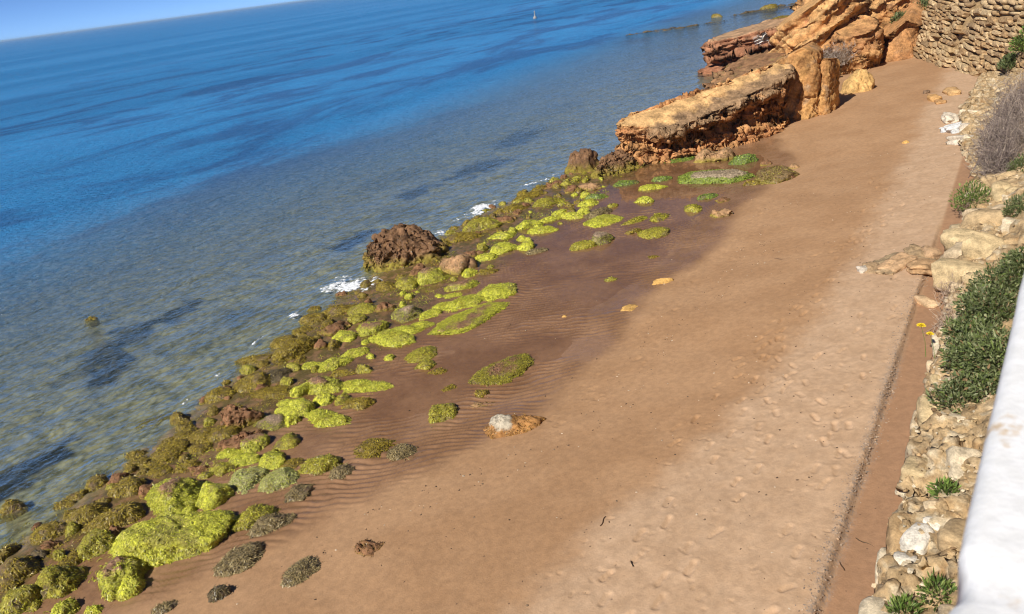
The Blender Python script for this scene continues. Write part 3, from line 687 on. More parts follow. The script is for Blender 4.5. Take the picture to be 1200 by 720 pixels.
for k, (s, n, r) in enumerate(fill):
    d = shore_n(s) - n; look = ['olive', 'olive', 'brown', 'mixed'][rng.integers(4)] if d < 1.6 else ['lime', 'mixed', 'olive', 'lime'][rng.integers(4)]
    z, grp = zone(s, n); lk = LOOK[look]
    make_rock(s, n, r * rng.uniform(1.8, 2.6), r * 1.7, r * rng.uniform(.55, 1.0), rng.uniform(0, 180), look, ('tiny ' + lk.replace('rock with', 'stone with').replace(' weed covered', '') + (' stone ' if look == 'brown' else ' weed stone ') + z), 400 + k, 'tiny stones, ' + grp + ', ' + lk)

# thin carpet of weed over the sand and shingle between the rocks
g = np.random.default_rng(77); k = 28000
cs = g.uniform(2.2, 27, k); cn = shore_n(cs) - np.interp(cs, [3, 6, 10, 16, 20, 27], [2.7, 2.9, 3.3, 3.0, 3.6, 3.0]) * g.random(k) + .5
dn = (shore_n(cs) - cn); vv = noise2(cs, cn, 1.1, 3, 21) + .25 * noise2(cs, cn, 5, 2, 22)
ok = vv > np.interp(dn, [-.5, .6, 1.8, 3.2], [.06, -.06, .12, .30]); cs, cn, vv, dn = cs[ok], cn[ok], vv[ok], dn[ok]; k = len(cs)
ii = np.clip(np.searchsorted(gs, cs), 1, len(gs) - 1); jj = np.clip(np.searchsorted(gn, cn), 1, len(gn) - 1)
Q = np.column_stack([cs, cn, Z[ii, jj] + .005]); Qn = np.tile((0., 0., 1.), (k, 1)) + g.normal(0, .25, (k, 3)); Qn /= np.linalg.norm(Qn, axis=1)[:, None]
SV, SF = strands(Q, Qn, np.full(k, .06), .011 * np.maximum(1, np.hypot(cs, cn) / 15), g, .2)
lm = sstep(.0, .9, dn - 1.0 + 2.0 * noise2(cs, cn, .7, 2, 23))[:, None]
cc = pick([(.33, .25, .025), (.26, .19, .022), (.38, .31, .03)], k, g) * (1 - lm) + pick([(.52, .54, .05), (.42, .45, .04), (.33, .30, .03)], k, g) * lm
w = link('weed_carpet', mesh_data('weed_carpet', SV, SF, np.repeat(cc * g.uniform(.7, 1.2, (k, 1)), 5, 0), smooth=False), M_WEED); tag(w, 'thin carpet of olive and lime weed between the shore rocks', 'seaweed', kind='stuff')
# ================================================================ ledge and cliff rocks
def chaikin(P, k=2):
    for _ in range(k):
        Q = np.roll(P, -1, 0); P = np.stack([P * .75 + Q * .25, P * .25 + Q * .75], 1).reshape(-1, 2)
    return P
def resample(P, M):
    Q = np.vstack([P, P[:1]]); d = np.r_[0, np.cumsum(np.linalg.norm(np.diff(Q, axis=0), axis=1))]
    t = np.linspace(0, d[-1], M, endpoint=False); return np.stack([np.interp(t, d, Q[:, 0]), np.interp(t, d, Q[:, 1])], 1)
def crag(outline, z0, ztop, profile, M=220, K=46, C=16, amp=.25, freq=.9, strata=(.12, 4.0, 0., 0.), seed=0, smooth=2, rec_noise=.7, fine=.06, blk=(1.3, .30)):
    """a rock mass: outline (m), flat or sloping top, sides with a recess profile [(t, inset)] and bedding"""
    O = resample(chaikin(np.array(outline, float), smooth), M)
    if np.sum(O[:, 0] * np.roll(O[:, 1], -1) - np.roll(O[:, 0], -1) * O[:, 1]) < 0: O = O[::-1]
    tg = np.roll(O, -1, 0) - np.roll(O, 1, 0); nr = np.stack([tg[:, 1], -tg[:, 0]], 1); nr /= np.linalg.norm(nr, axis=1)[:, None]
    c = O.mean(0); zt = ztop(O[:, 0], O[:, 1]); T_ = np.linspace(0, 1, K)
    pt, pi = zip(*profile); rows = []; tval = []
    for t in T_:
        z = z0 + t * (zt - z0)
        rn = np.clip(1 + rec_noise * 1.8 * fbm(np.stack([O[:, 0] * .55, O[:, 1] * .55, np.full(M, seed + t * .8)], 1), 2), 0, 2.2)
        ins = np.interp(t, pt, pi); ins = ins * (rn if ins > 0 else 1)
        rows.append(np.column_stack([O - nr * np.reshape(ins, (-1, 1)), z])); tval.append(np.full(M, t))
    for j in range(1, C + 1):
        f = 1 - (j / C) ** .9 * .985
        xy = c + (O - c) * f; rows.append(np.column_stack([xy, ztop(xy[:, 0], xy[:, 1])])); tval.append(np.full(M, 1 + j / C))
    V = np.array(rows).reshape(-1, 3); t = np.array(tval).ravel(); F = grid_faces(K + C, M, wrap=True)[:, ::-1]
    side = np.clip((1.03 - t) / .06, 0, 1)
    N3 = np.column_stack([np.tile(nr, (K + C, 1)), np.zeros(len(V))])
    sa, sf, tx, ty = strata
    zz = V[:, 2] + tx * (V[:, 0] - c[0]) + ty * (V[:, 1] - c[1])
    saw = zz * sf * .55 + .35 * fbm(V * .5 + seed, 3); saw = (saw - np.floor(saw)); lay = 1.5 * (saw ** 1.5 - .5) + .4 * perlin(np.column_stack([zz * sf, np.full(len(V), seed + .5), (V[:, 0] + V[:, 1]) * .15])) + .5 * perlin(np.column_stack([zz * sf * 2.7, np.full(len(V), seed + 9.5), (V[:, 0] - V[:, 1]) * .25]))
    d = amp * (fbm(V * freq + seed * 7.7, 5, .55) * 1.1 + .55 * fbm(V * freq * 2.1 + seed, 4, .55, True) - .2)
    d3 = np.stack([fbm(V * freq * 1.7 + 31 * k + seed, 4) for k in range(3)], 1)
    V = V + N3 * ((d + sa * lay) * np.maximum(side, .15))[:, None] + d3 * (amp * .35 * np.maximum(side, .12))[:, None]
    ww = np.maximum(side, .05)[:, None]; nn_ = normals(V, tri(F))
    V = V + (fracture(V, nn_, blk[0], blk[1], seed, (1, 1, 1.5)) - V) * ww; V = V + (fracture(V, nn_, blk[0] * .34, blk[1] * .15, seed + 5) - V) * ww
    V = V + normals(V, tri(F)) * (fine * .7 * (fbm(V * 4.5 + seed, 4, .6) - .5 * fbm(V * 7 + seed, 3, .6, True)) * np.maximum(side, .3))[:, None]
    return V, F, t, zz
def crag_cols(V, F, t, zz, cols, topc, crust, seed, sandtop=.8, bandf=2.2):
    Nn = normals(V, tri(F)); a = fbm(V * .7 + seed, 4); b = fbm(V * 2.3 + seed * 3, 4); band = perlin(np.column_stack([zz * bandf, a * 1.5, np.full(len(V), seed + .3)]))
    c0, c1, c2 = [np.array(x) for x in cols]
    f = sstep(-.35, .35, band + .5 * a)[:, None]; c = c0 * (1 - f) + c1 * f
    f = sstep(.12, .45, b)[:, None]; c = c * (1 - f) + c2 * f
    if crust is not None:
        cm, lo = crust; f = (sstep(lo - .18, lo + .12, t + .25 * a + .12 * b) * (t < 1.15) * sstep(.95, .6, Nn[:, 2]))[:, None]; c = c * (1 - f) + np.array(cm) * f
    if topc is not None:
        f = sstep(sandtop - .2, sandtop, Nn[:, 2] + .12 * b)[:, None] * (t > .93)[:, None]; c = c * (1 - f) + np.array(topc) * f
    return c * (1 + .35 * b)[:, None]
def crag_obj(name, label, cat, outline, z0, ztop, profile, cols, topc, crust=None, mat=None, seed=0, sandtop=.8, bandf=2.2, parent=None, colfn=None, **kw):
    V, F, t, zz = crag(outline, z0, ztop, profile, seed=seed, **kw)
    c = crag_cols(V, F, t, zz, cols, topc, crust, seed, sandtop, bandf)
    if colfn is not None: c = colfn(V, t, c)
    o0 = np.array([np.mean([p[0] for p in outline]), np.mean([p[1] for p in outline]), z0]) if parent is None else np.zeros(3)
    o = link(name, mesh_data(name, V - o0, F, c), mat or M_CLIFF, parent, tuple(o0))
    if parent is None: tag(o, label, cat)
    return o, V, F, t
ORANGE, RUST, OCHRE, BROWN, CRUST = (.50, .265, .105), (.43, .20, .08), (.52, .29, .11), (.235, .125, .065), (.155, .105, .062)
# flat topped ledge with an undercut face
def ledge_d(x, y): return (x - 26.1) * .5 + (y - 10.5) * .866
def ledge_col(V, t, c):
    d = ledge_d(V[:, 0], V[:, 1]); b = fbm(V * 1.9 + 5, 4); f = (sstep(.5, .2, d + .5 * b) * sstep(.80, .90, t + .06 * b))[:, None]
    cr = np.array((.31, .195, .105)) * (1 + .7 * fbm(V * 4 + 2, 4))[:, None]; pale = sstep(.25, .5, fbm(V * 3 + 50, 3))[:, None] * .5
    cr = cr * (1 - pale) + np.array((.36, .26, .17)) * pale; return c * (1 - f) + cr * f
crag_obj('rock_ledge', 'long flat topped rock ledge with sandy top and undercut orange face', 'rock ledge',
    [(25.7, 12.3), (26.1, 10.5), (27.3, 9.45), (28.9, 8.65), (30.4, 7.85), (31.2, 7.5), (32.0, 7.55), (31.9, 8.2), (30.7, 9.0), (29.2, 10.1), (27.8, 11.4), (26.5, 12.4)], -.25,
    lambda x, y: 1.35 + .205 * (x - 25.7) + .03 * (y - 10) - .26 * sstep(.9, -.1, ledge_d(x, y)), [(0, -.18), (.12, .0), (.3, .12), (.5, .30), (.64, .30), (.76, .0), (.88, -.06), (1, .05)],
    (ORANGE, RUST, (.40, .215, .10)), (.62, .38, .165), None, seed=3, M=520, K=110, C=34, amp=.30, freq=1.1, strata=(.12, 3.2, .12, .1), rec_noise=1.1, colfn=ledge_col, fine=.09, blk=(1.1, .30))
# two standing slabs
st = empty('standing_slab', (33.2, 7.1, .3)); tag(st, 'tall upright ochre rock slab, split in two, at landward end of ledge', 'rock slab')
for nm, ol, zt, sd in (('main_slab', [(32.5, 8.4), (32.25, 7.6), (32.3, 6.8), (32.7, 6.55), (33.7, 6.6), (34.2, 7.2), (34.0, 8.2), (33.3, 8.5)], lambda x, y: 3.0 - .45 * np.abs(y - 7.2), 7),
                       ('side_slab', [(32.8, 6.66), (32.72, 6.42), (32.9, 6.2), (34.3, 6.15), (34.6, 6.5), (33.6, 6.7)], lambda x, y: 2.45 - .12 * (x - 33), 8)):
    o, V, F, t = crag_obj(nm, None, None, ol, .1, zt, [(0, -.06), (.5, -.02), (.9, .03), (1, .10)], ((.50, .275, .10), (.42, .215, .08), (.33, .21, .115)), None, None, seed=sd, M=150, K=60, C=8, amp=.10, freq=1.6, strata=(.05, 1.2, 2.2, 2.5), blk=(2.2, .10), fine=.05, smooth=1, parent=st, bandf=.8)
    o.matrix_parent_inverse = Matrix.Translation(st.location).inverted()
# layered sea rock
def stain(V, t, c):
    d = np.sqrt(((V[:, 1] - 12.8) / .42) ** 2 + ((V[:, 2] - 1.75) / .36) ** 2) + .7 * fbm(V * 3 + 8, 3); f = sstep(.9, .65, d)[:, None] * (V[:, 0] < 49)[:, None]
    return c * (1 - f) + np.array((.68, .66, .62)) * f
crag_obj('layered_rock', 'reddish brown layered sea rock with white stained patch at the water', 'rock',
    [(47.0, 15.6), (46.8, 14.3), (47.3, 12.9), (48.2, 11.6), (50, 11.2), (52, 12.3), (52, 14.5), (50, 16.3), (48.2, 16.6)], -.4, lambda x, y: 2.35 - .13 * (y - 12) + .05 * (x - 48),
    [(0, -.7), (.2, -.35), (.38, .35), (.5, .1), (.7, -.1), (.9, .0), (1, .2)], ((.36, .17, .09), (.26, .115, .06), (.20, .12, .07)), (.40, .25, .14), None, seed=11, M=260, K=70, C=12, amp=.3, freq=.8, strata=(.26, 3.0, .0, .16), bandf=2.6, colfn=stain)
crag_obj('rock_shelf', 'low brown rock shelf between layered sea rock and ledge', 'rock',
    [(36.5, 8.6), (35.2, 9.8), (35.0, 11.2), (38, 12.8), (42, 13.4), (46, 13.4), (48, 11.5), (46, 9.2), (42, 8.0), (38.5, 7.8)], -.3, lambda x, y: .75 + .05 * (x - 36) + .12 * np.sin(x * 1.3) + .1 * (11 - y) * .8,
    [(0, -.2), (.5, .1), (1, .15)], ((.30, .17, .085), (.24, .13, .065), (.19, .13, .05)), None, None, seed=13, M=240, K=24, C=40, amp=1.1, freq=.9, strata=(.1, 4, .1, .2), fine=.22)
# orange cliff: bedding planes tilted up towards the land
crag_obj('tilted_slab', 'orange cliff slab of steeply tilted rock layers', 'cliff rock',
    [(44.6, 11.2), (43.6, 9.9), (43.4, 8.6), (44.6, 7.7), (48, 7.2), (52, 8.2), (53, 10.2), (50, 12.2), (46.5, 12.2)], -.2, lambda x, y: 2.2 + .62 * (11.6 - y) + .12 * (x - 44),
    [(0, -.35), (.25, .1), (.5, -.05), (.75, .1), (1, .3)], ((.50, .255, .095), (.57, .335, .14), (.36, .17, .075)), (.54, .31, .125), None, seed=17, M=260, K=70, C=20, amp=.22, freq=.7, strata=(.30, 2.0, .0, .75), sandtop=.9, bandf=1.6, blk=(1.8, .16))
crag_obj('cliff_buttress', 'rounded brown orange buttress where sand meets the cliff', 'cliff rock',
    [(43.0, 8.0), (42.5, 7.1), (43.0, 6.3), (44.4, 6.0), (46, 6.6), (46, 8), (44.4, 8.5)], .3, lambda x, y: 2.15 + .2 * (x - 43), [(0, -.05), (.5, -.1), (.85, .1), (1, .35)],
    ((.42, .21, .085), (.49, .27, .11), (.29, .15, .075)), None, None, seed=19, M=160, K=50, C=12, amp=.3, freq=1.0, strata=(.06, 2, 0, .3), bandf=1., blk=(1.5, .16))
crag_obj('cliff_mound', 'smooth orange brown pointed mound at the head of the beach', 'cliff rock',
    [(45.0, 6.3), (44.7, 5.4), (45.0, 4.5), (46.4, 3.9), (48.5, 4.2), (48.6, 6.0), (46.8, 6.8)], .3, lambda x, y: 2.7 - .75 * np.abs(y - 5.0) + .25 * (x - 46), [(0, -.1), (.35, .05), (.7, .35), (1, .75)],
    ((.44, .225, .09), (.40, .20, .085), (.33, .18, .085)), None, None, seed=23, M=160, K=44, C=14, amp=.2, freq=.8, strata=(.03, 2, 0, .3), bandf=.8, blk=(2.2, .10))
crag_obj('upper_cliff', 'high orange cliff face above the buttress and mound', 'cliff',
    [(47.2, 10.0), (46.6, 8.6), (46.5, 7.2), (47.8, 5.6), (48.6, 4.3), (52, 2.5), (60, 2.5), (66, 7), (64, 12.5), (56, 13), (50, 11.5)], .0, lambda x, y: 4.0 + .22 * (x - 47) - .06 * (y - 7),
    [(0, -.2), (.3, .1), (.45, .35), (.6, .1), (.8, .5), (1, .9)], ((.46, .235, .09), (.54, .31, .13), (.32, .165, .08)), (.5, .33, .17), None, seed=29, M=280, K=80, C=16, amp=.45, freq=.55, strata=(.32, 1.5, .0, .7), bandf=1.2, blk=(2.0, .28))
crag_obj('grassy_slope', 'steep ochre slope with green tufts between cliff and stone wall', 'slope',
    [(46.6, 4.6), (46.1, 3.9), (46.6, 3.3), (48, 1.5), (54, 0), (58, 2.5), (52, 4.6), (48.5, 5.0)], .4, lambda x, y: 3.0 + .5 * (x - 47) - .0 * y,
    [(0, -.2), (.4, .15), (1, .9)], ((.50, .31, .14), (.55, .37, .19), (.38, .25, .12)), None, None, seed=31, M=160, K=50, C=12, amp=.3, freq=.9, strata=(.06, 3, 0, 0))
# ================================================================ dry stone wall at the head of the beach
WA, WB = np.array([29.5, -1.15]), np.array([46.2, 4.35]); WL = np.linalg.norm(WB - WA); WT = (WB - WA) / WL; WN = np.array([-WT[1], WT[0]])
mw = empty('stone_wall', (WA[0], WA[1], .6)); tag(mw, 'sloping dry stone wall of pale ochre courses at the head of the beach', 'wall')
def wall_pt(u, z, out=0.0):                                                          # batter of 0.3 m per metre
    b = WA + WT * u + WN * (out - .30 * (z - .9)); return np.array([b[0], b[1], z])
step_u = 11.6                                                                        # beyond this the wall steps forward as a buttress
def wall_out(u): return .34 * sstep(step_u - .05, step_u + .05, u) + .10 * np.sin(u * .8)
us, zs = np.linspace(0, WL, 90), np.linspace(.2, 7, 40)
CV = np.array([[wall_pt(u, z, -.05 + wall_out(u)) for z in zs] for u in us]).reshape(-1, 3); CV += .05 * np.stack([fbm(CV * 1.5 + k, 3) for k in range(3)], 1)
core = link('wall_core', mesh_data('wall_core', CV - np.array(mw.location), grid_faces(len(us), len(zs)), np.tile((.30, .205, .105), (len(CV), 1))), M_STONE, mw)
def stone_mesh(seed, jag=.16, lvl=3):
    U, F = ico(lvl); g = np.random.default_rng(seed); a = np.abs(U); r = 1 / (a ** 6).sum(1) ** (1 / 6)
    pn_ = g.normal(size=(9, 3)); pn_ /= np.linalg.norm(pn_, axis=1)[:, None]; pd = g.uniform(.85, 1.15, 9)
    r = np.minimum(r, (pd / np.maximum(U @ pn_.T, 1e-3)).min(1))
    P = U * r[:, None]; P *= 1 + jag * fbm(P * 1.3 + g.uniform(0, 50, 3), 3)[:, None]; P += .06 * np.stack([fbm(P * 4 + 9 * k + seed, 2) for k in range(3)], 1)
    return P * .5, F
def slab_mesh(seed, lvl=2):
    U, F = ico(lvl); g = np.random.default_rng(seed); a = np.abs(U); r = 1 / (a ** 9).sum(1) ** (1 / 9)
    P = U * r[:, None]; P += .03 * g.normal(size=P.shape) * (lvl > 1); P[:, 2] *= 1 + .22 * g.normal() * P[:, 0]; P[:, 0] += .25 * g.normal() * P[:, 2]
    P *= 1 + .14 * fbm(P * .9 + g.uniform(0, 50, 3), 2)[:, None]; P += .07 * np.stack([fbm(P * 2.5 + 9 * k + seed, 2) for k in range(3)], 1); return P * .5, F
SM = []
pal = [(.45, .315, .165), (.40, .265, .135), (.50, .37, .21), (.34, .22, .11), (.46, .33, .185), (.31, .21, .115)]
for k in range(18):
    P, F = slab_mesh(300 + k); c = np.array(pal[k % 6]) * np.random.default_rng(k).uniform(.8, 1.12); SM.append(mesh_data('stone', P, F, np.tile(c, (len(P), 1)), smooth=False))
wz, row, cnt = .62, 0, 0; far_V, far_F, far_C = [], [], []
holes = [(11.2, 3.3), (11.35, 2.7), (13.2, 2.4), (11.5, 2.0), (14.2, 1.6)]
ang = math.atan2(WT[1], WT[0])
while wz < 6.6:
    hgt = random.choice([random.uniform(.11, .18), random.uniform(.18, .3)]); u = random.uniform(1.2, 1.7)
    while u < WL - .2:
        wdt = random.choice([random.uniform(.2, .45), random.uniform(.4, .8), random.uniform(.7, 1.25)]); uc = u + wdt / 2
        if not any(abs(uc - hu) < .32 and abs(wz - hz) < .18 for hu, hz in holes):
            hh = hgt * random.uniform(.85, 1.15); p = wall_pt(uc, wz + hgt / 2 + .07 * math.sin(uc * 1.7 + wz) + .05 * math.sin(uc * 4.1), wall_out(uc) + random.uniform(-.04, .04)) - np.array(mw.location)
            tilt = random.gauss(0, .06)
            if wz < 4.3 and uc > 3.6 and cnt < 300:
                o = link('stone', SM[random.randrange(18)], M_STONE, mw, tuple(p)); o.scale = (wdt * 1.04, .4, hh); o.rotation_euler = (.29, tilt, ang); cnt += 1
            else:
                P, F = slab_mesh(random.randrange(300, 318), 1)
                R_ = Matrix.Rotation(ang, 3, 'Z') @ Matrix.Rotation(.29, 3, 'X')
                P = (P * np.array([wdt, .4, hh])) @ np.array(R_).T + p
                far_F.append(F + sum(len(x) for x in far_V)); far_V.append(P); far_C.append(np.tile(np.array(random.choice(pal)), (len(P), 1)))
        u += wdt
    wz += hgt; row += 1
o = link('upper_stones', mesh_data('upper_stones', np.vstack(far_V), np.vstack(far_F), np.vstack(far_C)), M_STONE, mw); o['kind'] = 'stuff'
# ================================================================ rubble bank along the landward side
BP = [(.60, -.12), (.575, .16), (.50, .30), (.30, .38), (.05, .46), (-.25, .66), (-.8, 1.15), (-1.7, 2.1)]
BD = np.r_[0, np.cumsum([math.hypot(BP[i + 1][0] - BP[i][0], BP[i + 1][1] - BP[i][1]) for i in range(len(BP) - 1)])]
def bank_pt(s, d):
    n = np.interp(d, BD, [b[0] for b in BP]); z = np.interp(d, BD, [b[1] for b in BP])
    widen = np.interp(s, [0, 17, 22, 26, 30, 40], [0, 0, .1, .7, .9, .6]); low = np.interp(s, [0, 18, 21, 26, 40], [1, 1, .65, .5, .5])
    return n + widen, .95 + z * low
bs = np.concatenate([np.arange(-2, 4, .3), np.arange(4, 14, .035), np.arange(14, 36, .07)]); bd = np.concatenate([np.arange(0, 1.1, .03), np.linspace(1.1, BD[-1], 22)])
A, B = np.meshgrid(bs, bd, indexing='ij'); n_, z_ = bank_pt(A, B)
BV = np.stack([A, n_, z_], -1).reshape(-1, 3)
dv = np.stack([fbm(BV * 2.4 + 13 * k, 4, .55) for k in range(3)], 1) * .13 + np.stack([fbm(BV * 8 + 5 * k, 4, .6) for k in range(3)], 1) * .055
BV = BV + dv + np.column_stack([np.zeros(len(BV)), np.zeros(len(BV)), .10 * fbm(BV * 1.1 + 3, 3, .5, True)])
bn_ = normals(BV, tri(grid_faces(len(bs), len(bd))[:, ::-1])); BV = fracture(BV, bn_, .34, .10, 3.3); BV = fracture(BV, bn_, .11, .03, 5.1)
v = fbm(BV * 2.1 + 40, 4); v2 = fbm(BV * 6 + 4, 3)
bc = np.array((.43, .305, .165)) * (1 + .4 * v + .35 * v2)[:, None]; fc = (sstep(.30, .42, 1.4 - BV[:, 2]) * sstep(.40, .5, BV[:, 1]))[:, None]; bc = bc * (1 - fc) + np.array((.56, .46, .30)) * fc
f = sstep(.05, .3, v2 + .3 * v)[:, None]; bc = bc * (1 - f) + np.array((.55, .45, .30)) * f
f = sstep(.22, .45, fbm(BV * 3.3 + 77, 3))[:, None]; bc = bc * (1 - f) + np.array((.29, .18, .085)) * f
e_ = worley(BV / .34 + 3.3)[0]; ck = (.55 * np.exp(-e_ / .07))[:, None]; bc = bc * (1 - ck) + np.array((.22, .14, .07)) * ck
bank = link('rubble_bank', mesh_data('rubble_bank', BV - np.array([10, .3, .9]), grid_faces(len(bs), len(bd))[:, ::-1], bc), M_STONE, None, (10, .3, .9))
tag(bank, 'pale ochre bank of rubble and eroded stone along the landward edge', 'bank')
def on_bank(s, d):
    n, z = bank_pt(s, d); i = int(np.argmin((BV[:, 0] - s) ** 2 + (BV[:, 1] - n) ** 2 + (BV[:, 2] - z) ** 2)); return BV[i]
BPAL = [(.50, .39, .25), (.44, .32, .18), (.56, .47, .33), (.40, .27, .14), (.51, .39, .22)]
BM = []
for k in range(12):
    P, F = slab_mesh(500 + k, 3); c = np.array(BPAL[k % 5]); BM.append(mesh_data('stone', P, F, np.tile(c, (len(P), 1)) * (1 + .25 * fbm(P * 3 + k, 3))[:, None]))
WM = []
for k in range(3):
    P, F = slab_mesh(530 + k, 3); WM.append(mesh_data('white_stone', P, F, np.tile((.66, .61, .52), (len(P), 1)) * (1 + .2 * fbm(P * 3 + k, 3))[:, None]))
def bank_stone(s, d, a, b, c, mesh, name='stone', rot=None):
    p = on_bank(s, d) - np.array([10, .3, .9]); o = link(name, mesh, M_STONE, bank, (p[0], p[1], p[2] - c * .22)); o.scale = (a, b, c)
    o.rotation_euler = (random.uniform(-.3, .3), random.uniform(-.25, .25), random.uniform(0, 3.1) if rot is None else rot)
for k in range(90):
    s = random.uniform(4.5, 21) if k < 72 else random.uniform(20, 30); d = random.uniform(.28, 1.5); r = random.uniform(.05, .17) * (1 if s < 14 else 1.6)
    bank_stone(s, d, r * random.uniform(1, 1.8), r, r * random.uniform(.5, .9), BM[random.randrange(12)])
for s in np.arange(4.6, 17, .75): bank_stone(s + random.uniform(-.08, .08), random.uniform(.16, .24), random.uniform(.28, .5), random.uniform(.12, .2), random.uniform(.2, .34), BM[random.randrange(12)], rot=random.uniform(-.12, .12))
for s in np.arange(4.6, 14, 1.3): bank_stone(s + random.uniform(-.15, .15), random.uniform(.42, .62), random.uniform(.28, .5), random.uniform(.22, .34), random.uniform(.14, .26), BM[random.randrange(12)], rot=random.uniform(-.3, .3))
for s in np.arange(4.8, 14, 1.1): bank_stone(s + random.uniform(-.2, .2), random.uniform(.75, 1.1), random.uniform(.3, .55), random.uniform(.25, .4), random.uniform(.2, .3), BM[random.randrange(12)], rot=random.uniform(-.4, .4))
for s, d, a in ((7.0, .62, .34), (6.75, .5, .2), (7.3, .75, .2), (8.6, .9, .1)): bank_stone(s, d, a, a * .7, a * .55, WM[random.randrange(3)], 'white_stone')
for s, d, a in ((14.6, .5, .9), (15.6, .62, 1.0), (16.4, .5, .8), (17.2, .75, .9), (18.6, 1.0, .7), (19.6, 1.15, .6), (20.4, 1.1, .8), (15.2, 1.0, .9), (17.9, .55, .5), (13.9, .95, .8)): bank_stone(s, d, a, a * .62, a * .55, BM[random.choice([0, 1, 4, 6, 9])])
# pale fallen slabs below the dry bushes
for k, (s, n, a, b, rz, lab) in enumerate(((25.6, .85, 1.5, .8, .9, 'broad pale slab of broken concrete under the dry bushes'), (27.6, 1.35, 1.0, .75, 2.1, 'bluish white slab leaning on the broad pale slab'), (29.0, 1.75, .75, .45, .3, 'narrow pale slab above the bluish white slab'), (26.7, .75, 1.1, .6, 1.7, 'cream slab half buried at the edge of the dry bushes'))):
    P, F = stone_mesh(560 + k, .35, 4); c = (.60, .60, .58) if k == 1 else (.58, .50, .39)
    o = link('broken_slab', mesh_data('broken_slab', P * np.array([a, b, .3]), F, np.tile(c, (len(P), 1)) * (1 + .3 * fbm(P * 4 + k, 3))[:, None]), M_STONE, None, (s, n, ground(s, n) + .06), rz)
    o.rotation_euler[1] = .2 - .12 * k; o.rotation_euler[0] = .12; tag(o, lab, 'stone slab')
# low stones and debris on the sand
for k, (s, n, a, b, c, rz, col, lab) in enumerate((
        (16.25, 1.1, .4, .3, .2, .4, (.46, .30, .17), 'angular tan stone on the channel end of the broken outcrop'), (15.55, 2.2, .26, .16, .1, .5, (.58, .50, .40), 'pale stone at the seaward tip of the broken outcrop'),
        (17.15, .62, .44, .40, .46, .1, (.46, .36, .22), 'squarish stone block standing in the channel by the bank'), (14.0, .92, .42, .2, .13, .9, (.55, .38, .22), 'broken piece of tile lying in the damp channel'),
        (33.0, 2.6, .8, .35, .18, .4, (.52, .30, .12), 'low orange stone ridge below the stone wall'), (32.2, 2.3, .5, .3, .14, .2, (.46, .26, .11), 'brown stone beside the low orange stone ridge'), (34.5, 3.0, .25, .2, .14, 0, (.2, .13, .08), 'small dark stone near the foot of the stone wall'), (33.9, 2.1, 1.0, .4, .22, .3, (.5, .31, .14), 'long orange stone against the foot of the stone wall'))):
    P, F = stone_mesh(600 + k, .34, 3); P = P * np.array([a, b, c]) * 1.15
    o = link('stone', mesh_data('stone', P, F, np.tile(col, (len(P), 1)) * (1 + .3 * fbm(P * 6 + k, 3))[:, None]), M_STONE, None, (s, n, ground(s, n) + c * .22), rz); tag(o, lab, 'stone')
def ribbon(pts, w):
    pts = np.array(pts, float); t = np.gradient(pts, axis=0); t /= np.maximum(np.linalg.norm(t, axis=1), 1e-6)[:, None]
    a = np.cross(t, [0, 0, 1.]); a /= np.maximum(np.linalg.norm(a, axis=1), 1e-6)[:, None]; b = np.cross(a, t); w = np.linspace(w, w * .4, len(pts))[:, None]
    V = np.stack([pts + a * w, pts - a * w * .5 + b * w * .87, pts - a * w * .5 - b * w * .87], 1).reshape(-1, 3); F = []
    for i in range(len(pts) - 1):
        for j in range(3): F.append((i * 3 + j, i * 3 + (j + 1) % 3, i * 3 + 3 + (j + 1) % 3, i * 3 + 3 + j))
    return V, np.array(F)
def join(parts):
    V, F, o = [], [], 0
    for v, f in parts: V.append(v); F.append(f + o); o += len(v)
    return np.vstack(V), np.vstack(F)
for k, (s, n, a, b, c, rz, ty, col, lab) in enumerate(((15.55, 1.15, .62, .46, .17, .2, .10, (.43, .27, .14), 'thick brown slab at the channel end of the broken outcrop'), (15.75, 1.6, .66, .40, .13, 2.7, .14, (.45, .29, .16), 'flat orange brown slab in the middle of the broken outcrop'), (16.15, 1.25, .7, .36, .14, .5, -.1, (.33, .23, .13), 'dark slab leaning behind the broken outcrop'),
        (16.1, 1.8, .55, .22, .09, 2.4, .1, (.30, .22, .13), 'thin dark slab edge at the back of broken outcrop'), (15.6, 2.05, .42, .24, .08, .3, -.08, (.37, .25, .14), 'small flat slab at seaward end of broken outcrop'), (15.35, 1.75, .3, .2, .07, 1.2, .1, (.40, .28, .16), 'smallest flat chip before broken outcrop'))):
    P, F = stone_mesh(640 + k, .2, 4); P = fracture(P * np.array([a, b, c]) * 1.2, normals(P, F), .16, .03, k * 2.2)
    o = link('flat_stone', mesh_data('flat_stone', P, F, np.tile(col, (len(P), 1)) * (1 + .4 * fbm(P * 5 + k, 3))[:, None]), M_STONE, None, (s, n, ground(s, n) + c * .2), rz); o.rotation_euler[1] = ty; tag(o, lab, 'stone')
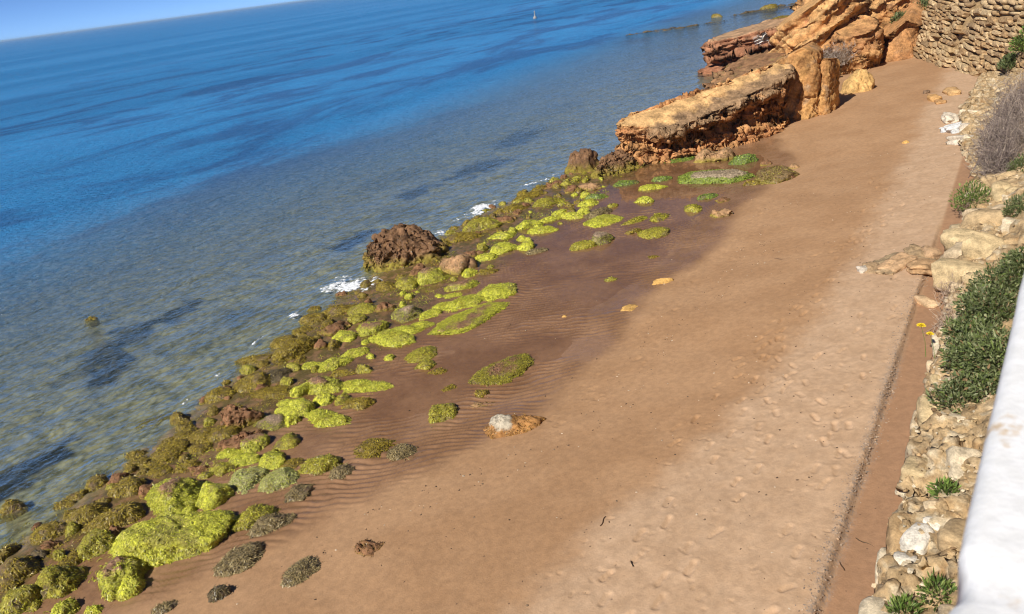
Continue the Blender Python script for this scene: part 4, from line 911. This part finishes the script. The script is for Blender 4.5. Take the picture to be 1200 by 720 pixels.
# gravel line along the channel edge and loose chips on the bank
U_, F_ = ico(1); g = np.random.default_rng(61)
def pebbles(name, pts, sizes, cols, lab, parent=None):
    k = len(pts); base = U_[None] * (1 + .35 * g.normal(size=(k, len(U_), 1)).clip(-1, 1)) * (sizes[:, None, None] * np.stack([g.uniform(.8, 1.5, k), g.uniform(.6, 1.1, k), g.uniform(.4, .8, k)], 1)[:, None])
    a = g.uniform(0, 6.3, k); R_ = np.zeros((k, 3, 3)); R_[:, 0, 0] = R_[:, 1, 1] = np.cos(a); R_[:, 0, 1] = -np.sin(a); R_[:, 1, 0] = np.sin(a); R_[:, 2, 2] = 1
    V = (np.einsum('kvj,kij->kvi', base, R_) + pts[:, None]).reshape(-1, 3); F = (F_[None] + np.arange(k)[:, None, None] * len(U_)).reshape(-1, 3)
    o = link(name, mesh_data(name, V, F, np.repeat(cols, len(U_), 0), smooth=False), M_STONE, parent); tag(o, lab, 'gravel' if parent is None else None, kind='stuff'); return o
k = 1500; s_ = 4 + 11.5 * g.random(k) ** 1.15; n_ = 1.13 + g.normal(0, .06, k) + .05 * np.sin(s_ * 1.1)
pebbles('gravel_line', np.column_stack([s_, n_, [ground(x, y) + .003 for x, y in zip(s_, n_)]]), g.uniform(.004, .013, k), pick([(.30, .22, .16), (.25, .20, .16), (.38, .29, .21), (.36, .24, .15)], k, g), 'line of grey gravel along the edge of the damp channel')
k = 1300; sel = g.choice(np.flatnonzero((BV[:, 0] > 4.3) & (BV[:, 0] < 26) & (BV[:, 1] > -.9) & (BV[:, 2] > 1.02)), k)
pebbles('loose_chips', BV[sel] + g.normal(0, .015, (k, 3)) - np.array([10, .3, .9]), g.uniform(.01, .035, k), pick(BPAL + [(.2, .13, .07), (.6, .52, .38)], k, g), None, bank)
k = 900; s_ = g.uniform(4, 26, k); n_ = g.uniform(1.2, 9, k); n_ = np.where(g.random(k) < .5, g.uniform(1.2, 4, k), n_); dl = g.random(k) < .35; s_ = np.where(dl, g.uniform(5, 22, k), s_); n_ = np.where(dl, wet_n(s_) - .75 - .25 * np.sin(s_ * .9) - .5 * (np.floor(s_ * 3) % 2) + g.normal(0, .07, k), n_)
pebbles('sand_litter', np.column_stack([s_, n_, [ground(x, y) + .002 for x, y in zip(s_, n_)]]), g.uniform(.005, .016, k), pick([(.12, .08, .05), (.2, .14, .09), (.55, .45, .33), (.09, .06, .04)], k, g), 'scattered tiny chips and shells on the open sand')
# sticks
for k, (s, n, a, L_, col, lab) in enumerate(((6.85, 3.78, .1, .2, (.09, .05, .03), 'short dark stick lying on the trampled sand'), (7.35, .85, 1.2, .22, (.12, .08, .05), 'thin dark twig in the damp channel'), (6.9, 1.0, .4, .14, (.12, .07, .04), 'short brown twig by the gravel line'), (6.2, 3.1, .5, .1, (.05, .04, .03), 'tiny dark chip of wood on dry sand'), (16.6, 4.0, 1.5, .4, (.15, .1, .07), 'thin stick on the damp sand'))):
    V, F = ribbon([(x, .01 * math.sin(x * 30), 0) for x in np.linspace(-L_ / 2, L_ / 2, 6)], .012)
    tag(link('stick', mesh_data('stick', V, F, np.tile(col, (len(V), 1))), M_TWIG, None, (s, n, ground(s, n) + .006), a), lab, 'stick')

# ================================================================ parapet, retaining wall and promenade beside the camera
def prism(name, P2, z0, z1, bev=.012):
    bm = bmesh.new(); vs_ = [bm.verts.new((x, y, z0)) for x, y in P2]; f = bm.faces.new(vs_); bm.normal_update()
    if f.normal.z > 0: f.normal_flip()
    r = bmesh.ops.extrude_face_region(bm, geom=[f]); bmesh.ops.translate(bm, verts=[v_ for v_ in r['geom'] if isinstance(v_, bmesh.types.BMVert)], vec=(0, 0, z1 - z0))
    bmesh.ops.recalc_face_normals(bm, faces=bm.faces)
    if bev: bmesh.ops.bevel(bm, geom=list(bm.edges), offset=bev, segments=2, affect='EDGES')
    me = bpy.data.meshes.new(name); bm.to_mesh(me); bm.free(); return me
m, nt, out = new_mat('white_limewash'); q = N(nt); p = q.pos()
st_ = q.math('MULTIPLY', q.ramp(q.noise(p, 14, 4, .6), .58, .68), q.ramp(q.noise(p, 4, 2), .45, .58))
c = q.mix(q.ramp(q.noise(p, 30, 4), .35, .7), (.74, .74, .73), (.82, .82, .82)); c = q.mix(q.math('MULTIPLY', st_, .9), c, (.60, .45, .29))
s_ = q.pbr(c, .8, q.bump(q.noise(p, 45, 5, .6), .35, .006), .2); q.l(s_.outputs[0], out.inputs[0]); M_WHITE = m
def edge_n(s): return .004 - .054 * (s - .75)
pr = empty('parapet', (2, -.25, 5.3)); tag(pr, 'white limewashed parapet along the promenade edge', 'parapet')
for nm, s0, s1, d0, d1, z0, z1 in (('parapet_wall', -3, 15, .04, .38, 5.28, 6.207),):
    o = link(nm, prism(nm, [(s0, edge_n(s0) - d0), (s1, edge_n(s1) - d0), (s1, edge_n(s1) - d1), (s0, edge_n(s0) - d1)], z0, z1), M_WHITE, pr); o.matrix_parent_inverse = Matrix.Translation(pr.location).inverted()
us_ = np.arange(-3, 15, .025); prof_ = [(.03, 6.212), (.004, 6.222), (0, 6.28), (.006, 6.294), (.02, 6.30), (.10, 6.303), (.21, 6.304), (.32, 6.303), (.40, 6.30), (.415, 6.28), (.41, 6.212)]
CVp = np.array([(s, edge_n(s) - d, z) for s in us_ for d, z in prof_]); CVp[:, 1:] += .0035 * np.stack([fbm(CVp * np.array([3, 1, 9]) + 7 * k, 4, .6) for k in range(2)], 1)
chip = sstep(.30, .45, fbm(CVp * np.array([5, 2, 2]) + 3, 3)); edge_v = np.isin(np.arange(len(CVp)) % len(prof_), (2, 3, 4)); CVp[:, 1] -= .012 * chip * edge_v; CVp[:, 2] -= .006 * chip * edge_v
o = link('coping', mesh_data('coping', CVp, grid_faces(len(us_), len(prof_))[:, ::-1]), M_WHITE, pr); o.matrix_parent_inverse = Matrix.Translation(pr.location).inverted()
M_PAVE = mat_plain('paving', (.42, .36, .29), .85)
o = link('promenade', prism('promenade', [(-3, edge_n(-3) - .02), (15, edge_n(15) - .02), (40, -2.2), (40, -9), (-3, -9)], 5.0, 5.275, 0), M_PAVE); tag(o, kind='structure')
P = []
for s in np.arange(-3, 31, .25):
    for z in np.arange(.6, 5.05, .25): P.append((s, np.interp(s, [-3, 15, 30], [edge_n(-3) - .12, edge_n(15) - .12, -1.2]) - .02 * (5 - z) * 0, z))
P = np.array(P); P[:, 1] += .05 * fbm(P * 1.7, 3) - .05
o = link('retaining_wall', mesh_data('retaining_wall', P, grid_faces(len(np.arange(-3, 31, .25)), len(np.arange(.6, 5.05, .25))), np.tile((.48, .35, .2), (len(P), 1))), M_STONE); tag(o, 'rough ochre retaining wall below the white parapet', 'wall')
# ================================================================ plants
def leafy(name, label, s, n, z, rx, ry, h, k, cols, seed, leaf=.07, wid=.02, group=None, up=.5, cat='plant'):
    g = np.random.default_rng(seed); o = empty(name, (s, n, z)); tag(o, label, cat, group)
    U = g.normal(size=(k, 3)); U[:, 2] = np.abs(U[:, 2]); U /= np.linalg.norm(U, axis=1)[:, None]
    lump = 1 + .38 * fbm(U * 2.2 + seed, 3); r = lump * g.random(k) ** .33
    P = U * r[:, None] * np.array([rx, ry, h])
    d = U + np.array([0, 0, up]) + g.normal(0, .5, (k, 3)); d /= np.linalg.norm(d, axis=1)[:, None]
    sd = np.cross(d, g.normal(size=(k, 3))); sd /= np.linalg.norm(sd, axis=1)[:, None]
    l = (leaf * g.uniform(.6, 1.4, k))[:, None]; w = (wid * g.uniform(.7, 1.3, k))[:, None]; up_ = np.cross(sd, d)
    V = np.stack([P, P + d * l * .5 + sd * w * .5 + up_ * l * .06, P + d * l, P + d * l * .5 - sd * w * .5 + up_ * l * .06], 1).reshape(-1, 3)
    F = np.arange(k * 4).reshape(-1, 4); c = pick(cols, k, g) * g.uniform(.7, 1.3, (k, 1)) * (1 + .35 * fbm(P * 4 + seed, 2))[:, None]
    f = link('foliage', mesh_data('foliage', V, F, np.repeat(c, 4, 0), smooth=False), M_LEAF, o); f['kind'] = 'stuff'
    parts = []
    for j in range(max(6, int(k / 160))):
        e = P[g.integers(k)]; b = np.array([g.normal(0, rx * .15), g.normal(0, ry * .15), -.08]); m_ = (b + e) * .5 + np.array([0, 0, .15 * h]); parts.append(ribbon([b * (1 - t) ** 2 + m_ * 2 * t * (1 - t) + e * t * t for t in np.linspace(0, 1, 5)], .007))
    V, F = join(parts); link('stems', mesh_data('stems', V, F, np.tile((.20, .15, .08), (len(V), 1))), M_TWIG, o)['kind'] = 'stuff'
    return o
def twiggy(name, label, s, n, z, rx, ry, h, k, cols, seed, group=None, w=.007):
    g = np.random.default_rng(seed); o = empty(name, (s, n, z)); tag(o, label, 'shrub', group); parts, C = [], []
    for j in range(k):
        d = g.normal(size=3); d[2] = abs(d[2]) + .15; d /= np.linalg.norm(d); e = d * np.array([rx, ry, h]) * g.uniform(.55, 1.12); b = np.array([g.normal(0, rx * .3), g.normal(0, ry * .3), -.12])
        m_ = (b + e) * .5 + g.normal(0, .12, 3) * h + np.array([0, 0, .18 * h]); cv = [b * (1 - t) ** 2 + m_ * 2 * t * (1 - t) + e * t * t for t in np.linspace(0, 1, 5)]
        col = pick(cols, 1, g)[0] * g.uniform(.7, 1.3); v, f = ribbon(cv, w); parts.append((v, f)); C.append(np.tile(col, (len(v), 1)))
        for q_ in range(3):
            p0 = cv[g.integers(2, 5)]; dd = g.normal(size=3); dd[2] = abs(dd[2]) * .7; dd /= np.linalg.norm(dd); ll = g.uniform(.12, .3) * h
            v, f = ribbon([p0, p0 + dd * ll * .5 + g.normal(0, .03, 3) * h, p0 + dd * ll], w * .6); parts.append((v, f)); C.append(np.tile(col * 1.1, (len(v), 1)))
    V, F = join(parts); link('twigs', mesh_data('twigs', V, F, np.vstack(C)), M_TWIG, o)['kind'] = 'stuff'; return o
GREEN = [(.11, .18, .035), (.17, .25, .055), (.08, .13, .03), (.24, .31, .085)]
DULL = [(.15, .19, .07), (.20, .22, .10), (.10, .14, .05)]
def clump_bush(name, label, clumps, cols, seed, leaf, wid):
    """one sprawling bush grown from several uneven clumps (centre, radii, leaf count)"""
    g = np.random.default_rng(seed); c0 = np.mean([c[0] for c in clumps], 0); o = empty(name, tuple(c0)); tag(o, label, 'bush'); VV, CC, ST = [], [], []
    for ci, (c, rad, k) in enumerate(clumps):
        U = g.normal(size=(k, 3)); U[:, 2] = U[:, 2] * .8 + .25; U /= np.linalg.norm(U, axis=1)[:, None]
        P = np.array(c) - c0 + U * ((1 + .55 * fbm(U * 2.4 + ci * 7 + seed, 3)) * (1 - g.random(k) ** 2.2 * .75))[:, None] * np.array(rad); P[:, 2] = np.maximum(P[:, 2], c[2] - c0[2] - .15)
        d = U + g.normal(0, .75, (k, 3)); d[:, 2] += .25; d /= np.linalg.norm(d, axis=1)[:, None]; sd = np.cross(d, g.normal(size=(k, 3))); sd /= np.linalg.norm(sd, axis=1)[:, None]
        l = (leaf * g.uniform(.35, 1.7, k))[:, None]; w = (wid * g.uniform(.6, 1.8, k))[:, None]; up_ = np.cross(sd, d)
        VV.append(np.stack([P, P + d * l * .55 + sd * w * .5 + up_ * l * .08, P + d * l, P + d * l * .55 - sd * w * .5 + up_ * l * .08], 1).reshape(-1, 3))
        col = pick(cols, k, g) * g.uniform(.65, 1.3, (k, 1)) * g.uniform(.85, 1.15); dead = g.random(k) < .05; col[dead] = (.30, .20, .10); CC.append(np.repeat(col, 4, 0))
        for j in range(10):
            e = P[g.integers(k)]; b = np.array(c) - c0 + g.normal(0, .08, 3) - np.array([0, 0, .15]); m_ = (b + e) * .5 + np.array([0, 0, .08]); ST.append(ribbon([b * (1 - t) ** 2 + m_ * 2 * t * (1 - t) + e * t * t for t in np.linspace(0, 1, 5)], .006))
    V = np.vstack(VV); link('foliage', mesh_data('foliage', V, np.arange(len(V)).reshape(-1, 4), np.vstack(CC), smooth=False), M_LEAF, o)['kind'] = 'stuff'
    V, F = join(ST); link('stems', mesh_data('stems', V, F, np.tile((.22, .16, .10), (len(V), 1))), M_TWIG, o)['kind'] = 'stuff'
g = np.random.default_rng(5); cl = []
for j in range(22):
    s = 9.6 + 4.0 * (j + g.random()) / 22; d = np.interp(s, [9.2, 10.5, 12, 13.8], [1.05, .88, .92, 1.2]) + g.normal(0, .2); p = on_bank(s, max(d, .62)); r = g.uniform(.16, .36) * np.interp(s, [9.2, 10.2, 13, 13.8], [.7, 1.1, 1.1, .7]); cl.append(((p[0], p[1], p[2] + r * .4), (r * 1.15, r, r * .95), int(4600 * r * r * 3)))
clump_bush('green_bush', 'large sprawling grey green bush spilling over the bank behind the yellow flowers', cl, [(.13, .165, .06), (.19, .225, .095), (.085, .115, .04), (.26, .285, .14), (.15, .20, .055)], 5, .06, .022)
for k, (s, d, r, lab) in enumerate(((7.85, .80, .17, 'small dark green sprig on the bank above the white stone'), (6.25, .88, .20, 'small leafy sprig on the bank under the parapet edge'), (6.0, .66, .16, 'low green sprig beside pale stone on bank'), (18.6, .45, .55, 'rounded green plant at the foot of bank past the stone block'), (16.9, 1.35, .4, 'green tuft high on the rubble bank'), (20.6, 1.5, .4, 'green tuft near the top of the bank by dry bushes'))):
    p = on_bank(s, d); leafy('green_sprig', lab, p[0], p[1], p[2] - .03, r, r * .8, r * .9, 260 if r < .3 else 1100, GREEN if k < 4 else DULL, 70 + k, .07, .022)
for k, (s, d, r, lab) in enumerate(((12.6, .28, .42, 'pale dry twigs hanging over the channel beside green bush'), (13.6, .45, .45, 'tangle of pale dry twigs between green bush and orange stones'), (18.9, .3, .5, 'dry straw coloured tuft at the foot of the bank'))):
    p = on_bank(s, d); twiggy('dry_twigs', lab, p[0], p[1], p[2] - .05, r * 1.1, r * .8, r * .8, 70, [(.52, .40, .30), (.44, .33, .25), (.38, .27, .2)], 90 + k, w=.006)
for k, (s, n, rx, h) in enumerate(((28.6, -.35, 1.2, 1.3), (26.9, -.1, 1.2, 1.4), (25.2, .05, 1.2, 1.3), (23.6, .2, 1.1, 1.2), (22.6, -.5, 1.0, 1.2), (22.2, .25, 1.0, 1.1), (20.9, .15, .9, 1.0))):
    twiggy('dry_shrub', 'leafless grey dry shrub on the bank, ' + ['', 'second ', 'third ', 'fourth ', 'fifth ', 'sixth ', 'seventh '][k] + 'closest to the stone wall', s, n, .95 + .25, rx, rx * .65, h, 210, [(.25, .20, .175), (.33, .27, .235), (.19, .15, .14), (.40, .33, .27)], 120 + k, 'dry grey shrubs on the bank', .009)
for k, (s, n, z, r, lab) in enumerate(((46.4, 3.9, 1.5, .6, 'green plant at the foot of the slope by the stone wall'), (46.9, 3.7, 2.4, .7, 'green plant halfway up the ochre slope'), (47.5, 3.4, 3.3, .8, 'green plant high on the ochre slope'), (47.8, 4.7, 2.9, .6, 'green tuft on the ridge behind the pointed mound'), (46.9, 5.6, 2.6, .45, 'dull green tuft behind the pointed mound'))):
    leafy('slope_plant', lab, s, n, z - .4, r, r * .8, r, 520, GREEN if k < 3 else DULL, 140 + k, .16, .06)
for k, (s, z, r, lab) in enumerate(((33.6, 2.6, .7, 'green bush hanging on the stone wall above the dry shrubs'), (32.4, 3.6, .8, 'upper green bush hanging on stone wall'), (34.3, 1.9, .45, 'small dull green bush on the stone wall'))):
    u = (s - WA[0]) / WT[0]; p = wall_pt(u, z, .2); leafy('wall_bush', lab, p[0], p[1], p[2] - .3, r, r * .7, r, 800, GREEN if k < 2 else DULL, 150 + k, .14, .05, cat='bush')
for k, (s, n, h, lab) in enumerate(((41.9, 8.2, .8, 'brown dry brush below the tilted cliff slab'), (42.4, 7.6, 1.0, 'brown dry brush beside the rounded buttress'), (41.0, 8.6, .7, 'low brown brush behind the standing slab'))):
    twiggy('dry_brush', lab, s, n, .75 + .25, .9, .8, h, 130, [(.24, .16, .10), (.33, .24, .17), (.5, .42, .36)], 170 + k, w=.014)
# yellow flowers on stalks leaning out over the channel
M_PETAL = mat_plain('yellow_petal', (.80, .60, .02), .6); M_STALK = mat_plain('flower_stalk', (.15, .22, .05), .6)
for k, (s, n, z, r, lab) in enumerate(((11.5, .80, 1.6, .075, 'large yellow flower leaning out over the channel'), (11.25, .66, 1.6, .058, 'smaller yellow flower beside the green bush'))):
    o = empty('yellow_flower', (s, n - .1, 1.1)); tag(o, lab, 'flower')
    V, F = ribbon([(0, 0, 0), (0, .03, (z - 1.1) * .5), (0, .1, z - 1.1)], .006); link('stalk', mesh_data('stalk', V, F), M_STALK, o)
    g = np.random.default_rng(200 + k); parts = []
    for ring, (nr, rr, zz) in enumerate(((16, 1.0, 0), (12, .72, .012), (8, .45, .02))):
        for j in range(nr):
            a = 2 * math.pi * (j + .5 * ring) / nr + g.normal(0, .08); ca, sa = math.cos(a), math.sin(a); L_ = r * rr * g.uniform(.88, 1.1); wv = r * .17
            pv = np.array([(ca * r * .05, sa * r * .05, zz), (ca * L_ * .6 - sa * wv, sa * L_ * .6 + ca * wv, zz + .012), (ca * L_, sa * L_, zz + .004), (ca * L_ * .6 + sa * wv, sa * L_ * .6 - ca * wv, zz + .012)]); parts.append((pv, np.array([[0, 1, 2, 3]])))
    V, F = join(parts); link('petals', mesh_data('petals', V, F, smooth=False), M_PETAL, o, (0, .1, z - 1.1))

# ================================================================ foam, weed beds, buoy
m, nt, out = new_mat('foam'); q = N(nt); fp = q.pos(); s_ = q.pbr((.82, .85, .87), .6, q.bump(q.noise(fp, 25, 5), .8, .03), .3)
al = q.ramp(q.math('ADD', q.math('MULTIPLY', q.attr('m').outputs['Fac'], 1.1), q.math('MULTIPLY', q.noise(fp, 13, 6, .7), .9)), .48, .95)
tr = q.node('ShaderNodeBsdfTransparent'); mx = q.node('ShaderNodeMixShader'); q.l(al, mx.inputs[0]); q.l(tr.outputs[0], mx.inputs[1]); q.l(s_.outputs[0], mx.inputs[2]); q.l(mx.outputs[0], out.inputs[0]); M_FOAM = m
def foam(s, n, a, b, rot, seed, dens, lab):
    x, y = np.meshgrid(np.linspace(-1, 1, 110), np.linspace(-1, 1, 70), indexing='ij'); rr = np.sqrt(x * x + y * y)
    X, Y = x * a, y * b; w = noise2(X, Y, 2.4, 4, seed) + .6 * noise2(X, Y, 9, 3, seed + 3); mask = (dens - rr + .9 * w)
    lace = np.abs(noise2(X, Y, 4.2, 3, seed + 7)); Zf = np.clip(mask, 0, .5) * .07 + .012 * noise2(X, Y, 14, 2, seed)
    V = np.stack([X, Y, Zf], -1).reshape(-1, 3); F = grid_faces(110, 70); ok = (mask > -.02).ravel()[F].all(1)
    o = link('sea_foam', mesh_data('sea_foam', V, F[ok], attrs=dict(m=np.clip(mask, 0, .8) * (.35 + np.clip(lace * 4, 0, 1)))), M_FOAM, None, (s, n, .015), rot); tag(o, lab, 'foam', kind='stuff')
for k, a in enumerate(((13.45, 14.15, 1.25, .7, 1.9, .8, 'white foam of a small wave breaking against the big rugged boulder'), (17.7, 14.35, .6, .5, 1.2, .5, 'foam between big boulder and olive rocks'), (20.1, 14.5, 1.3, .6, .3, .7, 'bright foam at the point of the weed belt'), (18.9, 14.65, .8, .25, .1, .35, 'thin foam streak along olive rocks'),
                       (23.2, 14.35, .9, .22, -.4, .45, 'thin foam line near the knobbly rock'), (24.3, 14.1, .5, .2, -.4, .4, 'small foam patch at the knobbly rock'), (11.5, 14.35, .55, .25, .4, .45, 'thin foam curl by outer olive rocks'), (8.55, 13.6, .35, .14, .4, .3, 'small foam fleck by olive rocks'), (7.6, 13.3, .5, .1, .3, .3, 'thin line of foam by smaller brown boulder'), (5.6, 12.75, .4, .09, .3, .25, 'fleck of foam in the shallows near the lime slab'), (10.1, 14.1, .6, .09, .3, .3, 'narrow foam thread along the outer rocks'))):
    foam(a[0], a[1], a[2], a[3], a[4], k * 5 + 2, a[5], a[6])
bm_ = []; prof = [(0, -.4), (.25, -.3), (.3, 0), (.26, .25), (.08, .4), (.07, .9), (.10, .95), (.10, 1.1), (0, 1.15)]
V = np.array([(r * math.cos(a), r * math.sin(a), z) for r, z in prof for a in np.linspace(0, 2 * math.pi, 16, endpoint=False)])
o = link('marker_buoy', mesh_data('marker_buoy', V, grid_faces(len(prof), 16, True)), mat_plain('buoy_grey', (.33, .33, .32)), None, (112, 65.5, 0)); tag(o, 'small grey marker buoy far out on the sea', 'buoy')

# ================================================================ sea haze
bm = bmesh.new(); bmesh.ops.create_cube(bm, size=1.0)
for v_ in bm.verts: v_.co = (v_.co.x * 52000, 12900 + v_.co.y * 26200, -2.0 + v_.co.z * 26.0)
me = bpy.data.meshes.new('haze'); bm.to_mesh(me); bm.free()
m, nt, out = new_mat('haze'); pv = nt.nodes.new('ShaderNodeVolumePrincipled'); pv.inputs['Density'].default_value = 1.4e-4; pv.inputs['Color'].default_value = (.50, .74, 1, 1); nt.links.new(pv.outputs[0], out.inputs['Volume'])
tag(link('haze', me, m), 'thin sea haze in the air', 'haze', kind='stuff')
